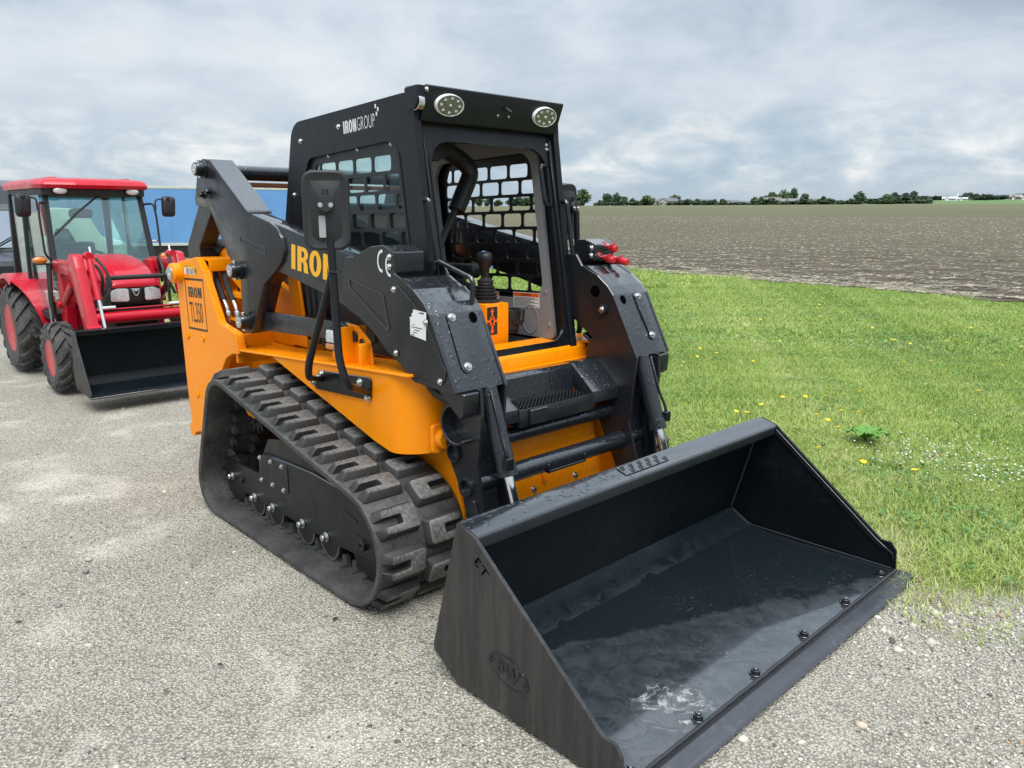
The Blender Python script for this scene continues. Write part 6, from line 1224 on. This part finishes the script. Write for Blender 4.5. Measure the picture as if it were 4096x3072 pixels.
for cx, cy, sxx, syy, n in ((1.95, 2.85, .34, .20, 170), (1.6, 2.95, .2, .2, 40), (2.1, 3.2, .3, .3, 26), (-2.0, 7.2, .7, .5, 60), (-1.3, 5.95, .5, .25, 34), (-.55, 7.2, .4, .3, 16), (.5, 5.0, 1.2, 1.0, 25)):
    for _ in range(n):
        x, y = rng.normal(cx, sxx), rng.normal(cy, syy)
        if y < float(lawn_edge(x)) + .2: continue
        r_ = rng.uniform(.004, .008); cv_.append(IV * np.array((r_, r_, r_ * .8)) * rng.uniform(.8, 1.2, (len(IV), 1)) + np.array((x, y, float(ground_z(x, y)) + rng.uniform(.05, .09)))); cf_.append(IF + o); o += len(IV)
co_ = put('clover_flowers', npmesh('clover_flowers', np.concatenate(cv_), np.concatenate(cf_), WF), None); co_['kind'] = 'stuff'; co_['label'] = 'white clover blossoms scattered in patches over the lawn'; co_['category'] = 'clover'
# low clover and weed leaves between the grass blades
n = 26000; x = rng.uniform(-4, 4.5, n); y = rng.uniform(1.2, 9.5, n); v, d = in_view(x, y); dens = np.clip(rough(x, y, .55, 1.35, 11.) - .12, 0, 1) + .9 * np.exp(-((x - 1.95) / .45) ** 2 - ((y - 2.85) / .3) ** 2); k = v & (y > lawn_edge(x) + .25) & (rng.random(n) < dens); x, y = x[k], y[k]; n = len(x)
VV, FF, tt = [], [], []
for j in range(3):
    a = rng.uniform(0, 6.28, n) if j == 0 else a + 2.09; r_ = rng.uniform(.006, .013, n); z = ground_z(x, y) + rng.uniform(.02, .05, n); cx, cy = x + np.cos(a) * r_, y + np.sin(a) * r_; tz = rng.normal(0, .3, n) * r_
    ux, uy = np.cos(a) * r_, np.sin(a) * r_; P4 = np.stack([np.stack([cx - ux, cy - uy, z], 1), np.stack([cx + uy * .9, cy - ux * .9, z + tz], 1), np.stack([cx + ux, cy + uy, z + tz * .6 + .003], 1), np.stack([cx - uy * .9, cy + ux * .9, z - tz], 1)], 1)
    VV.append(P4.reshape(-1, 3)); FF.append(np.arange(n * 4).reshape(-1, 4) + j * n * 4); tt.append(np.repeat(rng.random(n), 4))
M_CLOVER = attr_mat('clover_leaves', [(.0, (.06, .16, .04)), (1., (.14, .28, .07))], .55)
cm = npmesh('clover_leaves', np.concatenate(VV), np.concatenate(FF), M_CLOVER); set_attr(cm, 'tint', np.concatenate(tt)); cl2 = put('clover_leaves', cm, None); cl2['kind'] = 'stuff'; cl2['label'] = 'low dark green clover leaves mixed into the lawn'; cl2['category'] = 'clover'
# broad-leaved weed by the bucket
wd = thing('broadleaf_weed', 'low broad-leaved weed with crinkled bright leaves in the lawn', 'weed', (1.22, 3.02, 0))
WL = paint('weed_leaf', (.10, .26, .03), .45, var=.2, vscale=20)
for k in range(7):
    a = k * .9 + .3; Lf = rng.uniform(.10, .17); rings = []
    V, F = [], []
    for i, t in enumerate(np.linspace(0, 1, 9)):
        wv = .035 * math.sin(math.pi * min(1, t * .92 + .06)) ** .7; zz = .03 + .07 * math.sin(t * 2.2) + .008 * math.sin(i * 2.4)
        for j, u in enumerate((-1, -.5, 0, .5, 1)): V.append((Lf * t * math.cos(a) - u * wv * math.sin(a), Lf * t * math.sin(a) + u * wv * math.cos(a), zz + .014 * abs(u) + .006 * math.sin(i * 1.9 + j * 2)))
    for i in range(8):
        for j in range(4): F.append([i * 5 + j, i * 5 + j + 1, (i + 1) * 5 + j + 1, (i + 1) * 5 + j])
    ob('leaf', (V, F), WL, wd, sm=60)
# loose stones
M_STONE = attr_mat('loose_stones', [(.0, (.10, .095, .085)), (.12, (.25, .235, .20)), (.5, (.47, .44, .37)), (.85, (.62, .585, .50)), (.93, (.68, .65, .57)), (1., (.40, .29, .18))], .85)
def stones(n, xr, yr, smin, smax, IVv, IFf, keep):
    x = rng.uniform(*xr, n); y = rng.uniform(*yr, n); k = keep(x, y); x, y = x[k], y[k]; n = len(x); m = len(IVv)
    r_ = smin + (smax - smin) * rng.random(n) ** 2.5; S = np.stack([r_ * rng.uniform(.8, 1.35, n), r_ * rng.uniform(.7, 1.1, n), r_ * rng.uniform(.45, .75, n)], 1)
    a = rng.uniform(0, 6.28, n); c, s = np.cos(a)[:, None], np.sin(a)[:, None]
    P = IVv[None] * S[:, None, :] * rng.uniform(.58, 1.25, (n, m, 1)); X = P[..., 0] * c - P[..., 1] * s; Y = P[..., 0] * s + P[..., 1] * c
    Z = P[..., 2] + (ground_z(x, y) + rough(x, y, .0035, 1.6, .3) - .012 + S[:, 2] * .28)[:, None]
    V = np.stack([X + x[:, None], Y + y[:, None], Z], -1).reshape(-1, 3); F = (IFf[None] + (np.arange(n) * m)[:, None, None]).reshape(-1, 3)
    return V, F, np.repeat(np.clip(rng.normal(.5, .20, n) + np.where(rng.random(n) < .04, .45, 0) - np.where(rng.random(n) < .05, .45, 0), 0, 1), m)
OV = np.array([(1, 0, 0), (-1, 0, 0), (0, 1, 0), (0, -1, 0), (0, 0, 1), (0, 0, -1.)]); OF = np.array([(0, 2, 4), (2, 1, 4), (1, 3, 4), (3, 0, 4), (2, 0, 5), (1, 2, 5), (3, 1, 5), (0, 3, 5)])
def kp(p): 
    def f(x, y): v, d = in_view(x, y); return v & (y < lawn_edge(x) + .35) & (rng.random(len(x)) < p(x, y, d)) & ~((x > 1.28) & (x < 2.28) & (np.abs(y) < 1.045)) & ~((np.abs(y) > .54) & (np.abs(y) < 1.01) & (np.abs(x) < .95))
    return f
SV, SF, ST, off = [], [], [], 0
nearr = lambda x, y, d: np.clip(1.25 - d / 7, .05, 1) * np.clip(.55 + rough(x, y, .4, 1.7, 6.), .12, 1)
edgy = lambda x, y: np.exp(-((y - lawn_edge(x) + .12) / .28) ** 2)
for (n, xr, yr, a0, a1, vv, ff, kk) in ((260000, (-5, 4.2), (-3.4, 1.7), .0028, .0085, OV, OF, kp(nearr)), (60000, (1.2, 4.6), (-1.6, 2.0), .004, .012, OV, OF, kp(lambda x, y, d: np.clip(.10 + .9 * edgy(x, y) + .5 * sstep(x, 2.4, 3.2), 0, 1))), (1500, (1.6, 4.4), (-1.4, 1.9), .009, .024, IV, IF, kp(lambda x, y, d: np.clip(.10 + .9 * edgy(x, y) + .35 * sstep(x, 2.5, 3.1), 0, 1))), (900, (-4, 3.2), (-3., 1.2), .007, .018, IV, IF, kp(lambda x, y, d: np.full_like(x, .22)))):
    V, F, t = stones(n, xr, yr, a0, a1, vv, ff, kk); SV.append(V); SF.append(F + off); ST.append(t); off += len(V)
sm_ = npmesh('loose_gravel', np.concatenate(SV), np.concatenate(SF), M_STONE); set_attr(sm_, 'tint', np.concatenate(ST)); so = put('loose_gravel', sm_, None); so['kind'] = 'stuff'; so['label'] = 'loose limestone chips lying on the gravel lot'; so['category'] = 'gravel'
# crop residue on the field
n = 70000; y = 15 + 90 * rng.random(n) ** 2.6; x = rng.uniform(-1, 1, n) * (12 + y * .9) - y * .45; v, d = in_view(x, y, .2); fe = field_edge(x); k = v & (y > fe - .25); x, y, d = x[k], y[k], d[k]; n = len(x)
ln_ = rng.uniform(.015, .075, n) * np.where(y < fe[k] + 2.0, 1.5, 1.); wd_ = rng.uniform(.004, .010, n) * (1 + y / 60); a = rng.normal(.1, .55, n); z = ground_z(x, y) + fb(x, y) + rng.uniform(.0, .02, n); tz = rng.normal(0, .12, n) * ln_ + .006
ca, sa = np.cos(a), np.sin(a); p = np.stack([x, y, z], 1); u = np.stack([ca * ln_, sa * ln_, tz], 1); w_ = np.stack([-sa * wd_, ca * wd_, wd_ * .5], 1)
V = np.stack([p - u - w_, p + u - w_, p + u + w_, p - u + w_], 1).reshape(-1, 3); F = np.arange(n * 4).reshape(-1, 4)
M_STRAW = attr_mat('crop_straw', [(.0, (.10, .088, .065)), (.6, (.23, .20, .14)), (1., (.45, .40, .30))], .8)
rm = npmesh('crop_residue', V, F, M_STRAW); set_attr(rm, 'tint', np.repeat(rng.random(n), 4)); ro = put('crop_residue', rm, None); ro['kind'] = 'stuff'; ro['label'] = 'pale corn stalk residue strewn over the dark field'; ro['category'] = 'straw'

# a few single stones and fallen leaves that catch the eye on the lot
for x, y, r_, c_, lab in ((-.58, -1.68, .021, (.40, .375, .31), 'pale flat stone left of the track, behind the dark stone'), (-.45, -1.73, .020, (.20, .19, .17), 'dark flat stone left of the track, in front of the pale stone'), (-.18, -1.91, .017, (.20, .19, .175), 'dark grey stone lying alone left of the track')):
    P_ = IV * np.array((r_ * 1.3, r_, r_ * .55)) * rng.uniform(.75, 1.15, (len(IV), 1)) + np.array((x, y, -.004)); tag(ob('stone', ([tuple(v) for v in P_], [list(f) for f in IF]), paint('stone_%d' % int(r_ * 1000), c_, .85), None, .003, 1, 50), lab, 'stone')
LEAFD, LEAFT = paint('dark_leaf', (.018, .018, .02), .5), paint('brown_leaf', (.15, .085, .05), .6)
for x, y, a, m_, lab in ((.72, -1.60, .4, LEAFD, 'small dark leaf lying on gravel between track and bucket'), (.74, -1.12, 1.9, LEAFD, 'dark torn leaf on the gravel in front of the track'), (.77, -1.81, 2.4, LEAFT, 'brown leaf on the gravel near the bottom edge'), (-.15, -2.08, .9, LEAFT, 'brown leaf on the gravel at the left edge')):
    V = [(0, 0, .002), (.014, -.009, .006), (.03, -.010, .010), (.046, 0, .004), (.03, .009, .004), (.014, .010, .009), (.022, 0, .001)]
    g = gx((V, [[0, 1, 6], [1, 2, 6], [2, 3, 6], [3, 4, 6], [4, 5, 6], [5, 0, 6]]), Matrix.Translation((x, y, -.006)) @ Matrix.Rotation(a, 4, 'Z') @ Matrix.Scale(.75, 4)); tag(ob('fallen_leaf', g, m_, None, 0, 1, 60), lab, 'leaf')
